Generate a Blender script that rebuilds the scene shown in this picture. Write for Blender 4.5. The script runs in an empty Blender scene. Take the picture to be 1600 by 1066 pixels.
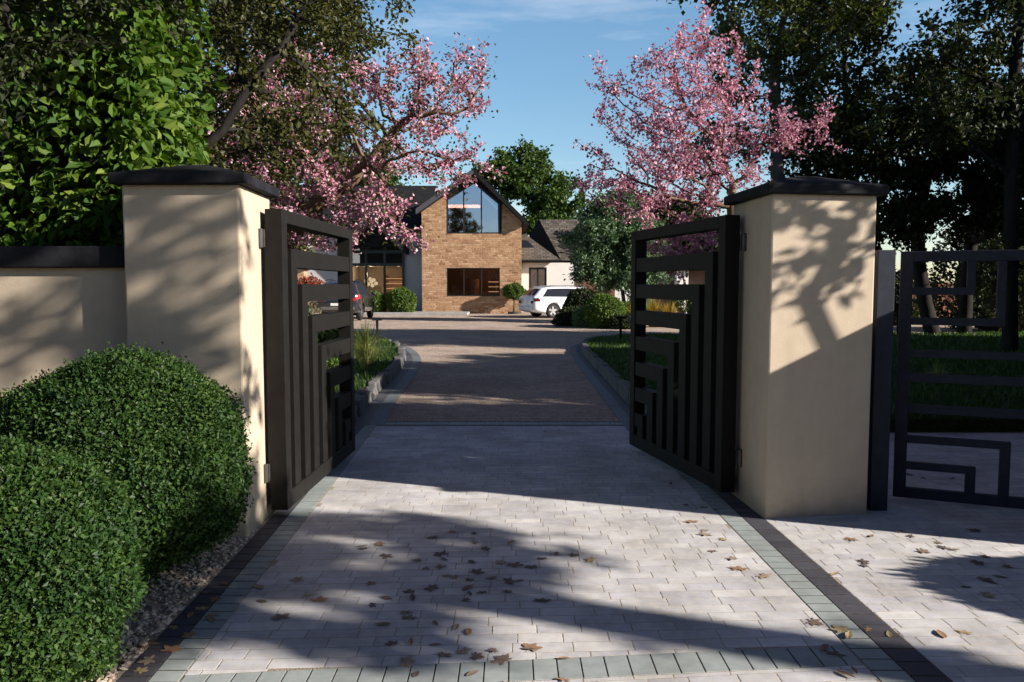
import bpy, bmesh, math, random
import numpy as np
from mathutils import Vector, Matrix
R = math.radians
scene = bpy.context.scene
C = scene.collection
rs = np.random.RandomState

# ---------------------------------------------------------------- camera numbers
F, H0 = 1230.0, 1.5
TH = math.atan(86 / F)

# ---------------------------------------------------------------- object helpers
def link(o, parent=None):
    C.objects.link(o)
    if parent is not None:
        o.parent = parent
    return o

def tag(o, label=None, cat=None, group=None, kind=None):
    if label: o['label'] = label
    if cat: o['category'] = cat
    if group: o['group'] = group
    if kind: o['kind'] = kind
    return o

def empty(name, loc, label, cat, group=None, rz=0):
    o = bpy.data.objects.new(name, None)
    o.empty_display_size = .2
    o.location = loc
    o.rotation_euler = (0, 0, rz)
    link(o)
    return tag(o, label, cat, group)

def mesh_from(name, V, F_, mat=None, smooth=False):
    me = bpy.data.meshes.new(name)
    me.from_pydata([tuple(v) for v in V], [], [tuple(f) for f in F_])
    if smooth:
        me.polygons.foreach_set('use_smooth', np.ones(len(me.polygons), dtype=bool))
    if mat: me.materials.append(mat)
    me.update()
    return me

def quads_mesh(name, V, quads, mat, smooth=False):
    """fast mesh of many quads: V (n,3), quads (m,4)"""
    V = np.asarray(V, dtype=np.float32); quads = np.asarray(quads, dtype=np.int32)
    me = bpy.data.meshes.new(name)
    k = quads.shape[1]
    me.vertices.add(len(V)); me.vertices.foreach_set('co', V.ravel())
    me.loops.add(quads.size); me.loops.foreach_set('vertex_index', quads.ravel())
    me.polygons.add(len(quads))
    me.polygons.foreach_set('loop_start', np.arange(0, quads.size, k, dtype=np.int32))
    me.polygons.foreach_set('loop_total', np.full(len(quads), k, dtype=np.int32))
    me.polygons.foreach_set('use_smooth', np.full(len(quads), bool(smooth)))
    me.materials.append(mat)
    me.update(calc_edges=True)
    me.validate()
    return me

class MB:
    def __init__(s): s.V = []; s.F = []; s.smooth_from = None
    def add(s, V, F_):
        n = len(s.V); s.V += [tuple(v) for v in V]; s.F += [tuple(i + n for i in f) for f in F_]
        return s
    def box(s, x0, x1, y0, y1, z0, z1):
        return s.add([(x0,y0,z0),(x1,y0,z0),(x1,y1,z0),(x0,y1,z0),(x0,y0,z1),(x1,y0,z1),(x1,y1,z1),(x0,y1,z1)],
                     [(0,3,2,1),(4,5,6,7),(0,1,5,4),(1,2,6,5),(2,3,7,6),(3,0,4,7)])
    def prism(s, poly, z0, z1):
        """plan polygon (ccw) extruded in z"""
        n = len(poly)
        V = [(x,y,z0) for x,y in poly] + [(x,y,z1) for x,y in poly]
        return s.add(V, [tuple(range(n))[::-1], tuple(range(n, 2*n))] + [(i,(i+1)%n,n+(i+1)%n,n+i) for i in range(n)])
    def slab_y(s, poly, y0, y1):
        """polygon in xz (ccw seen from -y) extruded in y"""
        n = len(poly)
        V = [(x,y0,z) for x,z in poly] + [(x,y1,z) for x,z in poly]
        return s.add(V, [tuple(range(n)), tuple(range(n, 2*n))[::-1]] + [((i+1)%n,i,n+i,n+(i+1)%n) for i in range(n)])
    def slab_x(s, poly, x0, x1):
        n = len(poly)
        V = [(x0,y,z) for y,z in poly] + [(x1,y,z) for y,z in poly]
        return s.add(V, [tuple(range(n))[::-1], tuple(range(n, 2*n))] + [(i,(i+1)%n,n+(i+1)%n,n+i) for i in range(n)])
    def tube(s, p0, p1, r0, r1=None, n=10, caps=True):
        r1 = r0 if r1 is None else r1
        p0, p1 = Vector(p0), Vector(p1)
        d = (p1-p0).normalized()
        a = d.orthogonal().normalized(); b = d.cross(a)
        V = []
        for p, r in ((p0,r0),(p1,r1)):
            V += [p + (a*math.cos(2*math.pi*i/n) + b*math.sin(2*math.pi*i/n))*r for i in range(n)]
        F_ = [(i,(i+1)%n,n+(i+1)%n,n+i) for i in range(n)]
        if caps: F_ += [tuple(range(n))[::-1], tuple(range(n,2*n))]
        return s.add(V, F_)
    def sphere(s, c, r, nu=14, nv=9, sc=(1,1,1)):
        V = [(c[0],c[1],c[2]-r*sc[2])]
        for j in range(1, nv):
            ph = -math.pi/2 + math.pi*j/nv
            for i in range(nu):
                t = 2*math.pi*i/nu
                V.append((c[0]+r*sc[0]*math.cos(ph)*math.cos(t), c[1]+r*sc[1]*math.cos(ph)*math.sin(t), c[2]+r*sc[2]*math.sin(ph)))
        V.append((c[0],c[1],c[2]+r*sc[2]))
        F_ = [(0,1+(i+1)%nu,1+i) for i in range(nu)]
        for j in range(nv-2):
            for i in range(nu):
                a = 1+j*nu; F_.append((a+i,a+(i+1)%nu,a+nu+(i+1)%nu,a+nu+i))
        top = len(V)-1; a = 1+(nv-2)*nu
        F_ += [(top,a+i,a+(i+1)%nu) for i in range(nu)]
        return s.add(V, F_)
    def build(s, name, mat, parent=None, bevel=0, smooth=False, loc=None):
        me = mesh_from(name, s.V, s.F, mat, smooth)
        o = link(bpy.data.objects.new(name, me), parent)
        if loc: o.location = loc
        if bevel:
            m = o.modifiers.new('bevel', 'BEVEL'); m.width = bevel; m.segments = 2; m.limit_method = 'ANGLE'; m.angle_limit = R(40)
        return o

def struct(o):
    o['kind'] = 'structure'; return o

# ---------------------------------------------------------------- materials
class NT:
    def __init__(s, name):
        m = bpy.data.materials.new(name); m.use_nodes = True
        s.m = m; s.t = m.node_tree; s.n = s.t.nodes; s.l = s.t.links
        s.n.clear()
        s.out = s.n.new('ShaderNodeOutputMaterial')
    def node(s, typ, **kw):
        n = s.n.new(typ)
        for k, v in kw.items():
            if k.startswith('_'): setattr(n, k[1:], v)
            else:
                key = k.replace('__', ' ')
                n.inputs[key].default_value = v
        return n
    def link(s, a, b): s.l.new(a, b)
    def ramp(s, fac, cols):
        r = s.n.new('ShaderNodeValToRGB')
        els = r.color_ramp.elements
        while len(els) < len(cols): els.new(.5)
        for e, (p, c) in zip(els, cols):
            e.position = p; e.color = (*c, 1)
        s.link(fac, r.inputs[0]); return r
    def noise(s, scale, detail=4, rough=.6, coord=None, vec=None):
        n = s.node('ShaderNodeTexNoise'); n.inputs['Scale'].default_value = scale
        n.inputs['Detail'].default_value = detail; n.inputs['Roughness'].default_value = rough
        s.link(vec if vec is not None else s.coord(), n.inputs['Vector']); return n
    def coord(s, which='Object'):
        if not hasattr(s, 'tc'): s.tc = s.n.new('ShaderNodeTexCoord')
        return s.tc.outputs[which]
    def mix(s, fac, a, b, blend='MIX'):
        n = s.n.new('ShaderNodeMix'); n.data_type = 'RGBA'; n.blend_type = blend
        for sock, v in ((n.inputs[0], fac), (n.inputs[6], a), (n.inputs[7], b)):
            if isinstance(v, (int, float)): sock.default_value = v
            elif isinstance(v, tuple): sock.default_value = (*v, 1)
            else: s.link(v, sock)
        return n.outputs[2]
    def bump(s, h, strength, dist=.02):
        b = s.n.new('ShaderNodeBump'); b.inputs['Strength'].default_value = strength; b.inputs['Distance'].default_value = dist
        s.link(h, b.inputs['Height']); return b.outputs[0]
    def pbr(s, col, rough=.6, metal=0., normal=None, spec=.5, **kw):
        p = s.n.new('ShaderNodeBsdfPrincipled')
        if isinstance(col, tuple): p.inputs['Base Color'].default_value = (*col, 1)
        else: s.link(col, p.inputs['Base Color'])
        if isinstance(rough, (int, float)): p.inputs['Roughness'].default_value = rough
        else: s.link(rough, p.inputs['Roughness'])
        p.inputs['Metallic'].default_value = metal
        p.inputs['Specular IOR Level'].default_value = spec
        if normal is not None: s.link(normal, p.inputs['Normal'])
        for k, v in kw.items(): p.inputs[k.replace('__', ' ')].default_value = v
        s.link(p.outputs[0], s.out.inputs[0]); return p
    def island(s):
        g = s.n.new('ShaderNodeNewGeometry'); return g.outputs['Random Per Island']

def simple(name, col, rough=.6, metal=0., var=.12, scale=6, bump=0., bscale=60, spec=.5, **kw):
    t = NT(name)
    n = t.noise(scale)
    lo = tuple(c*(1-var) for c in col); hi = tuple(min(1, c*(1+var)) for c in col)
    r = t.ramp(n.outputs[0], [(.3, lo), (.7, hi)])
    nm = None
    if bump:
        b = t.noise(bscale, 3); nm = t.bump(b.outputs[0], bump, .01)
    t.pbr(r.outputs[0], rough, metal, nm, spec, **kw)
    return t.m

def stucco_mat(name, base):
    t = NT(name)
    big = t.noise(1.3, 5, .6); fine = t.noise(90, 3, .7); mid = t.noise(9, 4, .65)
    c = t.ramp(big.outputs[0], [(.3, tuple(x*.9 for x in base)), (.7, tuple(x*1.06 for x in base))]).outputs[0]
    c = t.mix(.35, c, t.ramp(mid.outputs[0], [(.35, tuple(x*.86 for x in base)), (.65, tuple(x*1.08 for x in base))]).outputs[0])
    # splash dirt low on the wall and drip marks
    sx = t.n.new('ShaderNodeSeparateXYZ'); t.link(t.coord(), sx.inputs[0])
    add = t.n.new('ShaderNodeMath'); add.operation = 'MULTIPLY_ADD'
    t.link(mid.outputs[0], add.inputs[0]); add.inputs[1].default_value = .22; t.link(sx.outputs[2], add.inputs[2])
    d = t.ramp(add.outputs[0], [(.08, (1,1,1)), (.24, (0,0,0))])
    c = t.mix(.0, c, (0,0,0)) if False else c
    mm = t.n.new('ShaderNodeMath'); mm.operation = 'MULTIPLY'; t.link(d.outputs[0], mm.inputs[0]); mm.inputs[1].default_value = .55
    c = t.mix(mm.outputs[0], c, tuple(x*.55 for x in base))
    mp = t.n.new('ShaderNodeMapping'); mp.inputs['Scale'].default_value = (5,5,.5); t.link(t.coord(), mp.inputs[0])
    st = t.noise(1.6, 4, .6, vec=mp.outputs[0])
    c = t.mix(.22, c, t.mix(1.0, c, t.ramp(st.outputs[0], [(.33, (.72,.71,.69)), (.55, (1.04,1.04,1.04))]).outputs[0], 'MULTIPLY'))
    v = t.node('ShaderNodeTexVoronoi'); v.inputs['Scale'].default_value = 160; t.link(t.coord(), v.inputs['Vector'])
    h = t.mix(.5, fine.outputs[0], v.outputs[0])
    t.pbr(c, .92, 0, t.bump(h, .30, .004), .2)
    return t.m

def leaf_mat(name, cols, rough=.42, trans=.3, spec=.45, tcol=None):
    """cols: list of colours picked at random per leaf"""
    t = NT(name)
    isl = t.island()
    n = len(cols)
    r = t.ramp(isl, [(i/(n-1), c) for i, c in enumerate(cols)])
    nz = t.noise(2.6, 3, .6)
    drift = t.ramp(nz.outputs[0], [(.36, (.88,.86,.88)), (.64, (1.10,1.12,1.13))] if tcol else [(.36, (.80,.84,.85)), (.64, (1.28,1.16,1.0))])
    rc = t.mix(1.0, r.outputs[0], drift.outputs[0], 'MULTIPLY')
    p = t.pbr(rc, rough, 0, None, spec)
    tr = t.n.new('ShaderNodeBsdfTranslucent')
    t.link(t.mix(1.0, rc, tcol or (1.5, 1.7, .55), 'MULTIPLY'), tr.inputs[0])
    mx = t.n.new('ShaderNodeMixShader'); mx.inputs[0].default_value = trans
    t.link(p.outputs[0], mx.inputs[1]); t.link(tr.outputs[0], mx.inputs[2])
    t.link(mx.outputs[0], t.out.inputs[0])
    return t.m

def block_mat(name, cols, rough=.75, stain=.25, scale=1.0, warm=None):
    t = NT(name)
    isl = t.island(); n = len(cols)
    c = t.ramp(isl, [(i/(n-1), k) for i, k in enumerate(cols)]).outputs[0]
    a = t.noise(14*scale, 6, .7); b = t.noise(2.2, 3, .6); f = t.noise(220, 2, .6)
    c = t.mix(.5, c, t.mix(1.0, c, t.ramp(a.outputs[0], [(.3, (.62,.61,.62)), (.7, (1.18,1.16,1.14))]).outputs[0], 'MULTIPLY'))
    c = t.mix(stain, c, t.mix(1.0, c, t.ramp(b.outputs[0], [(.35, (.55,.52,.5)), (.6, (1.1,1.1,1.12))]).outputs[0], 'MULTIPLY'))
    if warm:
        bl = t.noise(23, 5, .65)
        c = t.mix(t.ramp(bl.outputs[0], [(.50,(0,0,0)),(.68,(.55,.55,.55))]).outputs[0], c, warm)
    h = t.mix(.5, a.outputs[0], f.outputs[0])
    t.pbr(c, rough, 0, t.bump(h, .35, .004), .35)
    return t.m

def gravel_mat(name, cols, scale=70, bump=.8):
    t = NT(name)
    v = t.node('ShaderNodeTexVoronoi'); v.inputs['Scale'].default_value = scale; t.link(t.coord(), v.inputs['Vector'])
    sep = t.n.new('ShaderNodeSeparateColor'); t.link(v.outputs['Color'], sep.inputs[0])
    n = len(cols)
    c = t.ramp(sep.outputs[0], [(i/(n-1), k) for i, k in enumerate(cols)]).outputs[0]
    b = t.noise(.7, 4, .6); b2 = t.noise(5, 4, .6)
    c = t.mix(.6, c, t.mix(1.0, c, t.ramp(b.outputs[0], [(.35, (.7,.68,.66)), (.65, (1.15,1.15,1.15))]).outputs[0], 'MULTIPLY'))
    c = t.mix(.5, c, t.mix(1.0, c, t.ramp(b2.outputs[0], [(.35, (.7,.7,.7)), (.65, (1.15,1.15,1.15))]).outputs[0], 'MULTIPLY'))
    t.pbr(c, .95, 0, t.bump(v.outputs['Distance'], bump, .02), .2)
    return t.m

def brick_mat(name, cols, mortar, bw, bh):
    t = NT(name)
    sx = t.n.new('ShaderNodeSeparateXYZ'); t.link(t.coord(), sx.inputs[0])
    cx = t.n.new('ShaderNodeCombineXYZ'); t.link(sx.outputs[0], cx.inputs[0]); t.link(sx.outputs[2], cx.inputs[1])
    warp = t.noise(3.0, 2, .5)
    br = t.node('ShaderNodeTexBrick'); br.inputs['Scale'].default_value = 1; br.inputs['Brick Width'].default_value = bw
    br.inputs['Row Height'].default_value = bh; br.inputs['Mortar Size'].default_value = .012; br.inputs['Mortar Smooth'].default_value = .2
    br.inputs['Bias'].default_value = 0
    br.inputs['Color1'].default_value = (0,0,0,1); br.inputs['Color2'].default_value = (1,1,1,1); br.inputs['Mortar'].default_value = (.5,.5,.5,1)
    br.offset_frequency = 2; br.squash = .7; br.squash_frequency = 3
    vm = t.n.new('ShaderNodeVectorMath'); vm.operation = 'MULTIPLY_ADD'
    t.link(warp.outputs[1], vm.inputs[0]); vm.inputs[1].default_value = (.05,.03,0); t.link(cx.outputs[0], vm.inputs[2])
    t.link(vm.outputs[0], br.inputs['Vector'])
    n = len(cols)
    c = t.ramp(br.outputs[0], [(i/(n-1), k) for i, k in enumerate(cols)]).outputs[0]
    nz = t.noise(6, 6, .7)
    c = t.mix(.7, c, t.mix(1.0, c, t.ramp(nz.outputs[0], [(.3, (.55,.52,.5)), (.7, (1.3,1.28,1.25))]).outputs[0], 'MULTIPLY'))
    c = t.mix(br.outputs['Fac'], c, mortar)
    h = t.mix(br.outputs['Fac'], nz.outputs[0], (0,0,0))
    t.pbr(c, .9, 0, t.bump(h, .9, .05), .2)
    return t.m

def roof_mat(name, cols, row=.28):
    t = NT(name)
    br = t.node('ShaderNodeTexBrick'); br.inputs['Scale'].default_value = 1; br.inputs['Brick Width'].default_value = .33
    br.inputs['Row Height'].default_value = row; br.inputs['Mortar Size'].default_value = .02; br.inputs['Mortar Smooth'].default_value = .6
    br.inputs['Color1'].default_value = (0,0,0,1); br.inputs['Color2'].default_value = (1,1,1,1)
    sx = t.n.new('ShaderNodeSeparateXYZ'); t.link(t.coord(), sx.inputs[0])
    cx = t.n.new('ShaderNodeCombineXYZ'); t.link(sx.outputs[0], cx.inputs[0])
    ad = t.n.new('ShaderNodeMath'); ad.operation = 'ADD'; t.link(sx.outputs[1], ad.inputs[0]); t.link(sx.outputs[2], ad.inputs[1])
    t.link(ad.outputs[0], cx.inputs[1]); t.link(cx.outputs[0], br.inputs['Vector'])
    n = len(cols)
    c = t.ramp(br.outputs[0], [(i/(n-1), k) for i, k in enumerate(cols)]).outputs[0]
    nz = t.noise(2.5, 5, .7)
    c = t.mix(.6, c, t.mix(1.0, c, t.ramp(nz.outputs[0], [(.3, (.6,.6,.6)), (.7, (1.3,1.3,1.3))]).outputs[0], 'MULTIPLY'))
    c = t.mix(br.outputs['Fac'], c, tuple(x*.25 for x in cols[0]))
    inv = t.n.new('ShaderNodeMath'); inv.operation = 'SUBTRACT'; inv.inputs[0].default_value = 1; t.link(br.outputs['Fac'], inv.inputs[1])
    t.pbr(c, .8, 0, t.bump(inv.outputs[0], .8, .03), .3)
    return t.m

def glass_mat(name, tint=(.8,.85,.9), refl=1.0, ior=1.5, base=.08):
    t = NT(name)
    tr = t.n.new('ShaderNodeBsdfTransparent'); tr.inputs[0].default_value = (*tint, 1)
    gl = t.n.new('ShaderNodeBsdfGlossy'); gl.inputs['Roughness'].default_value = .015; gl.inputs[0].default_value = (*refl,1) if isinstance(refl, tuple) else (refl,refl,refl,1)
    wob = t.noise(.9, 1, .4)
    t.link(t.bump(wob.outputs[0], .02, .05), gl.inputs['Normal'])
    fr = t.n.new('ShaderNodeFresnel'); fr.inputs[0].default_value = ior
    mm = t.n.new('ShaderNodeMath'); mm.operation = 'ADD'; mm.use_clamp = True; t.link(fr.outputs[0], mm.inputs[0]); mm.inputs[1].default_value = base
    mx = t.n.new('ShaderNodeMixShader'); t.link(mm.outputs[0], mx.inputs[0]); t.link(tr.outputs[0], mx.inputs[1]); t.link(gl.outputs[0], mx.inputs[2])
    t.link(mx.outputs[0], t.out.inputs[0])
    return t.m

def emit_mat(name, col, st):
    t = NT(name)
    e = t.n.new('ShaderNodeEmission'); e.inputs[0].default_value = (*col, 1); e.inputs[1].default_value = st
    t.link(e.outputs[0], t.out.inputs[0]); return t.m

def bark_mat(name, a, b, scale=9):
    t = NT(name)
    mp = t.n.new('ShaderNodeMapping'); mp.inputs['Scale'].default_value = (1,1,.35); t.link(t.coord(), mp.inputs[0])
    n = t.noise(scale, 6, .7, vec=mp.outputs[0])
    c = t.ramp(n.outputs[0], [(.3, a), (.7, b)]).outputs[0]
    t.pbr(c, .9, 0, t.bump(n.outputs[0], .8, .02), .2)
    return t.m

M = {}
M['stucco'] = stucco_mat('tan_render', (.50,.415,.315))
M['render_white'] = simple('white_render', (.74,.72,.68), .9, var=.05, scale=1.5, bump=.3, bscale=80)
M['render_grey'] = simple('grey_render', (.46,.46,.48), .9, var=.05, scale=1.5, bump=.2, bscale=80)
M['coping'] = simple('dark_slate_coping', (.014,.014,.018), .8, var=.4, scale=11, bump=.2, bscale=45, spec=.15)
M['metal'] = simple('charcoal_powder_coat', (.0115,.0105,.0095), .6, .0, var=.2, scale=14, bump=.08, bscale=240, spec=.15)
M['metal_blue'] = simple('anthracite_powder_coat', (.026,.029,.044), .6, .0, var=.2, scale=14, bump=.08, bscale=240, spec=.15)
M['steel'] = simple('hinge_steel', (.07,.065,.062), .4, .4, var=.2, scale=20)
M['paver'] = block_mat('pale_cobble', [(.49,.49,.515),(.57,.57,.58),(.64,.64,.635),(.53,.53,.565),(.68,.675,.665),(.59,.585,.58),(.53,.53,.54)], .8, .55, 1.0, (.59,.55,.475))
M['border_light'] = block_mat('sage_block', [(.30,.34,.335),(.35,.39,.38),(.33,.37,.37)], .7, .35)
M['border_shaded'] = block_mat('shaded_sage_block', [(.13,.155,.165),(.165,.19,.20),(.15,.17,.18)], .7, .35)  # same sage blocks with shade put into the colour
M['border_dark'] = block_mat('charcoal_block', [(.062,.062,.076),(.085,.085,.10),(.073,.073,.088)], .65, .35)
M['joint'] = gravel_mat('joint_sand', [(.34,.29,.22),(.46,.39,.31),(.40,.34,.27)], 180, .4)
M['gravel'] = gravel_mat('brown_gravel', [(.30,.215,.165),(.45,.35,.285),(.57,.47,.39),(.37,.275,.22),(.68,.575,.49)], 60, 1.0)
M['bed_soil'] = gravel_mat('bed_soil', [(.22,.16,.11),(.34,.25,.18)], 80, .8)
M['soil'] = gravel_mat('dark_soil', [(.03,.022,.016),(.06,.045,.03),(.045,.035,.025)], 30, .6)
M['ground'] = gravel_mat('rough_grass_ground', [(.03,.045,.015),(.05,.065,.025),(.06,.06,.03)], 8, .4)
M['asphalt'] = gravel_mat('asphalt', [(.04,.04,.042),(.055,.055,.057),(.07,.07,.07)], 90, .5)
M['lawn'] = gravel_mat('turf', [(.022,.04,.010),(.035,.06,.016),(.045,.07,.02)], 60, .8)
M['kerbstone'] = simple('kerb_concrete', (.115,.112,.11), .9, var=.25, scale=7, bump=.6, bscale=50)
M['granite'] = simple('grey_kerb_stone', (.09,.088,.085), .9, var=.35, scale=9, bump=.9, bscale=40)
M['pebble'] = block_mat('cream_pebbles', [(.40,.30,.22),(.62,.52,.42),(.72,.64,.54),(.50,.38,.28),(.66,.56,.47),(.30,.23,.18)], .8, .1, 3)
M['brick'] = brick_mat('honey_stone_brick', [(.28,.145,.075),(.43,.245,.135),(.52,.325,.19),(.36,.20,.105),(.57,.385,.24)], (.40,.275,.18), .36, .115)
M['redbrick'] = brick_mat('brown_brick', [(.16,.07,.045),(.24,.11,.07),(.20,.09,.06)], (.22,.16,.12), .22, .075)
M['slate'] = roof_mat('black_slate_roof', [(.007,.007,.009),(.011,.011,.013),(.015,.015,.018)], .25)
M['tiles'] = roof_mat('brown_roof_tiles', [(.07,.06,.05),(.11,.095,.08),(.15,.13,.11)], .36)
M['fascia'] = simple('black_fascia', (.010,.010,.012), .8, var=.1, spec=.15)
M['fascia_sunlit'] = simple('sunlit_bargeboard', (.07,.07,.078), .7, var=.1, spec=.2)  # copy of the black fascia with sunlight put into its colour
M['win_frame'] = simple('black_window_frame', (.016,.016,.018), .4, var=.1)
M['glass'] = glass_mat('window_glass', (.80,.82,.84), 1.0, 1.5, .02)
M['glass_gable'] = glass_mat('coated_glass', (.55,.58,.66), (.72,.80,1.0), 1.5, .36)
M['room'] = simple('room_plaster', (.42,.34,.27), .9, var=.08)
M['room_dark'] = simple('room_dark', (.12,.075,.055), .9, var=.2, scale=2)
M['curtain'] = simple('curtain_linen', (.20,.14,.11), .9, var=.15, scale=3)
M['oak'] = simple('oak_shelf', (.38,.19,.08), .5, var=.3, scale=4)
M['globe'] = emit_mat('lamp_globe_glow', (1.0,.72,.40), .55)
M['strip'] = emit_mat('lamp_strip_glow', (1.0,.40,.20), 5.0)
M['shelf_glow'] = emit_mat('shelf_light_glow', (1.0,.52,.22), .9)
M['spot'] = emit_mat('ceiling_spot_glow', (1.0,.75,.5), 4)
M['vase'] = simple('coral_glaze', (.50,.10,.06), .3, var=.1)
M['terracotta'] = simple('dark_pot', (.05,.045,.04), .7)
M['fence_wood'] = simple('redbrown_fence_boards', (.20,.075,.045), .8, var=.3, scale=5, bump=.3)
M['car_white'] = simple('white_car_paint', (.78,.80,.84), .25, var=.01, **{'Coat__Weight': .6})
M['car_dark'] = simple('navy_car_paint', (.018,.02,.028), .22, var=.05, **{'Coat__Weight': .8})
M['car_grey'] = simple('grey_bumper', (.10,.09,.085), .45, var=.05)
M['car_glass'] = simple('car_glass', (.02,.022,.028), .06, var=.05, spec=.8)
M['tyre'] = simple('tyre_rubber', (.014,.014,.015), .85, var=.1)
M['rim'] = simple('alloy_rim', (.55,.55,.57), .3, .9, var=.05)
M['tail'] = simple('tail_lens', (.13,.008,.012), .15, var=.1)
M['tail_lit'] = simple('tail_lens_bright', (.50,.02,.03), .15, var=.1)
M['plate'] = simple('plate_white', (.7,.7,.66), .5)
M['chrome'] = simple('chrome_trim', (.6,.6,.62), .15, 1.0, var=.02)
M['bark_pale'] = bark_mat('cherry_bark', (.10,.065,.04), (.24,.165,.105))
M['bark_dark'] = bark_mat('dark_bark', (.010,.009,.008), (.028,.024,.021))
M['bark_mid'] = bark_mat('grey_bark', (.05,.042,.036), (.12,.105,.09))
M['blossom'] = leaf_mat('pink_blossom', [(.40,.12,.20),(.60,.27,.36),(.70,.40,.47),(.52,.19,.28),(.80,.60,.64),(.64,.33,.42)], .6, .3, .2, (1.05,.95,1.0))
M['blossom_deep'] = leaf_mat('deep_pink_blossom', [(.38,.105,.185),(.59,.25,.345),(.69,.375,.45),(.50,.17,.265),(.79,.56,.61),(.63,.31,.40)], .6, .3, .2, (1.05,.95,1.0))
M['leaf_hedge'] = leaf_mat('laurel_leaf', [(.028,.070,.010),(.045,.10,.012),(.075,.14,.018),(.032,.078,.012),(.115,.17,.028),(.055,.11,.014)], .6, .24, .18)
M['leaf_box'] = leaf_mat('box_leaf', [(.010,.030,.008),(.018,.050,.011),(.034,.080,.016),(.014,.04,.010),(.058,.11,.024),(.024,.06,.012),(.05,.085,.02)], .5, .22, .25)
M['leaf_olive'] = leaf_mat('olive_leaf', [(.04,.045,.012),(.065,.07,.018),(.09,.09,.025),(.05,.055,.015)], .5, .3, .35, (1.4,1.5,.5))
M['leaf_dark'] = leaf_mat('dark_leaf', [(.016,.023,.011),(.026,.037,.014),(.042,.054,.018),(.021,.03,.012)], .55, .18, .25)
M['leaf_birch'] = leaf_mat('birch_leaf', [(.03,.045,.012),(.05,.07,.018),(.07,.085,.022),(.04,.055,.014)], .45, .28, .4)
M['leaf_oak'] = leaf_mat('broad_green_leaf', [(.028,.058,.014),(.045,.085,.02),(.075,.12,.028),(.032,.068,.016)], .55, .22, .2)
M['leaf_silver'] = leaf_mat('silvery_leaf', [(.05,.10,.035),(.09,.16,.06),(.19,.27,.15),(.04,.085,.03),(.30,.37,.27)], .45, .25, .4, (1.2,1.4,.8))
M['leaf_shrub'] = leaf_mat('shrub_leaf', [(.045,.085,.018),(.08,.135,.028),(.125,.19,.045),(.055,.10,.02)], .5, .25, .25)
M['leaf_rust'] = leaf_mat('rust_leaf', [(.28,.06,.025),(.38,.10,.04),(.22,.045,.02)], .5, .25, .3, (1.3,1,.6))
M['leaf_gold'] = leaf_mat('gold_grass', [(.30,.20,.03),(.42,.29,.05),(.22,.18,.03)], .6, .3, .2, (1.2,1.1,.6))
M['petal_cream'] = leaf_mat('cream_petals', [(.55,.50,.33),(.66,.60,.42),(.35,.42,.18),(.5,.28,.22)], .6, .3, .2, (1,1,.8))
M['grass'] = leaf_mat('grass_blade', [(.028,.062,.012),(.04,.085,.016),(.06,.11,.022),(.05,.085,.02)], .5, .3, .3)
M['tuft'] = leaf_mat('pale_grass_blade', [(.14,.19,.04),(.22,.27,.07),(.32,.34,.13),(.44,.40,.22)], .5, .3, .3, (1.2,1.3,.6))
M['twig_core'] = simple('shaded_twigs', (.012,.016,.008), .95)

# ---------------------------------------------------------------- foliage helpers
def unit(a):
    return a/np.maximum(np.linalg.norm(a, axis=1, keepdims=True), 1e-9)

def leaf_arrays(P, D, N, L, W, bend, six=False):
    """P base points, D leaf axis, N leaf normal, L,W arrays"""
    D = unit(D); S = unit(np.cross(N, D)); N = np.cross(D, S)
    L = L[:, None]; W = W[:, None]
    n = len(P)
    if not six:
        V = np.stack([P, P+D*L*.45+S*W*.5+N*L*bend, P+D*L, P+D*L*.45-S*W*.5+N*L*bend], 1).reshape(-1, 3)
        return V, np.arange(4*n).reshape(-1, 4)
    V = np.stack([P, P+D*L*.28+S*W*.46+N*L*bend, P+D*L*.66+S*W*.40+N*L*bend*.8, P+D*L-N*L*bend*1.2,
                  P+D*L*.66-S*W*.40+N*L*bend*.8, P+D*L*.28-S*W*.46+N*L*bend], 1).reshape(-1, 3)
    b = np.arange(n)[:, None]*6
    return V, np.concatenate([b+np.array([[0,1,2,3]]), b+np.array([[0,3,4,5]])], 0)

def colonize(trunk, pts, step, infl, kill, rng, wob=.15, grav=(0,0,.05), maxit=90):
    nodes = [np.array(p, float) for p in trunk]; par = [-1]+list(range(len(trunk)-1))
    pts = pts.copy()
    best = np.full(len(pts), 1e9); bi = np.zeros(len(pts), int)
    new = list(range(len(nodes)))
    for it in range(maxit):
        for k in new:
            d = np.linalg.norm(pts-nodes[k], axis=1)
            m = d < best; best[m] = d[m]; bi[m] = k
        alive = best > kill
        pts, best, bi = pts[alive], best[alive], bi[alive]
        if not len(pts): break
        lim = infl if it > 12 else 1e9
        sel = best < lim
        if not sel.any(): break
        new = []
        for k in np.unique(bi[sel]):
            v = pts[sel & (bi == k)]-nodes[k]
            d = unit(v).sum(0); d = d/(np.linalg.norm(d)+1e-9)+rng.normal(0, wob, 3)+np.array(grav)
            d /= np.linalg.norm(d)+1e-9
            q = nodes[k]+d*step
            new.append(len(nodes)); nodes.append(q); par.append(int(k))
        if len(nodes) > 5000: break
    return np.array(nodes), np.array(par)

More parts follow.
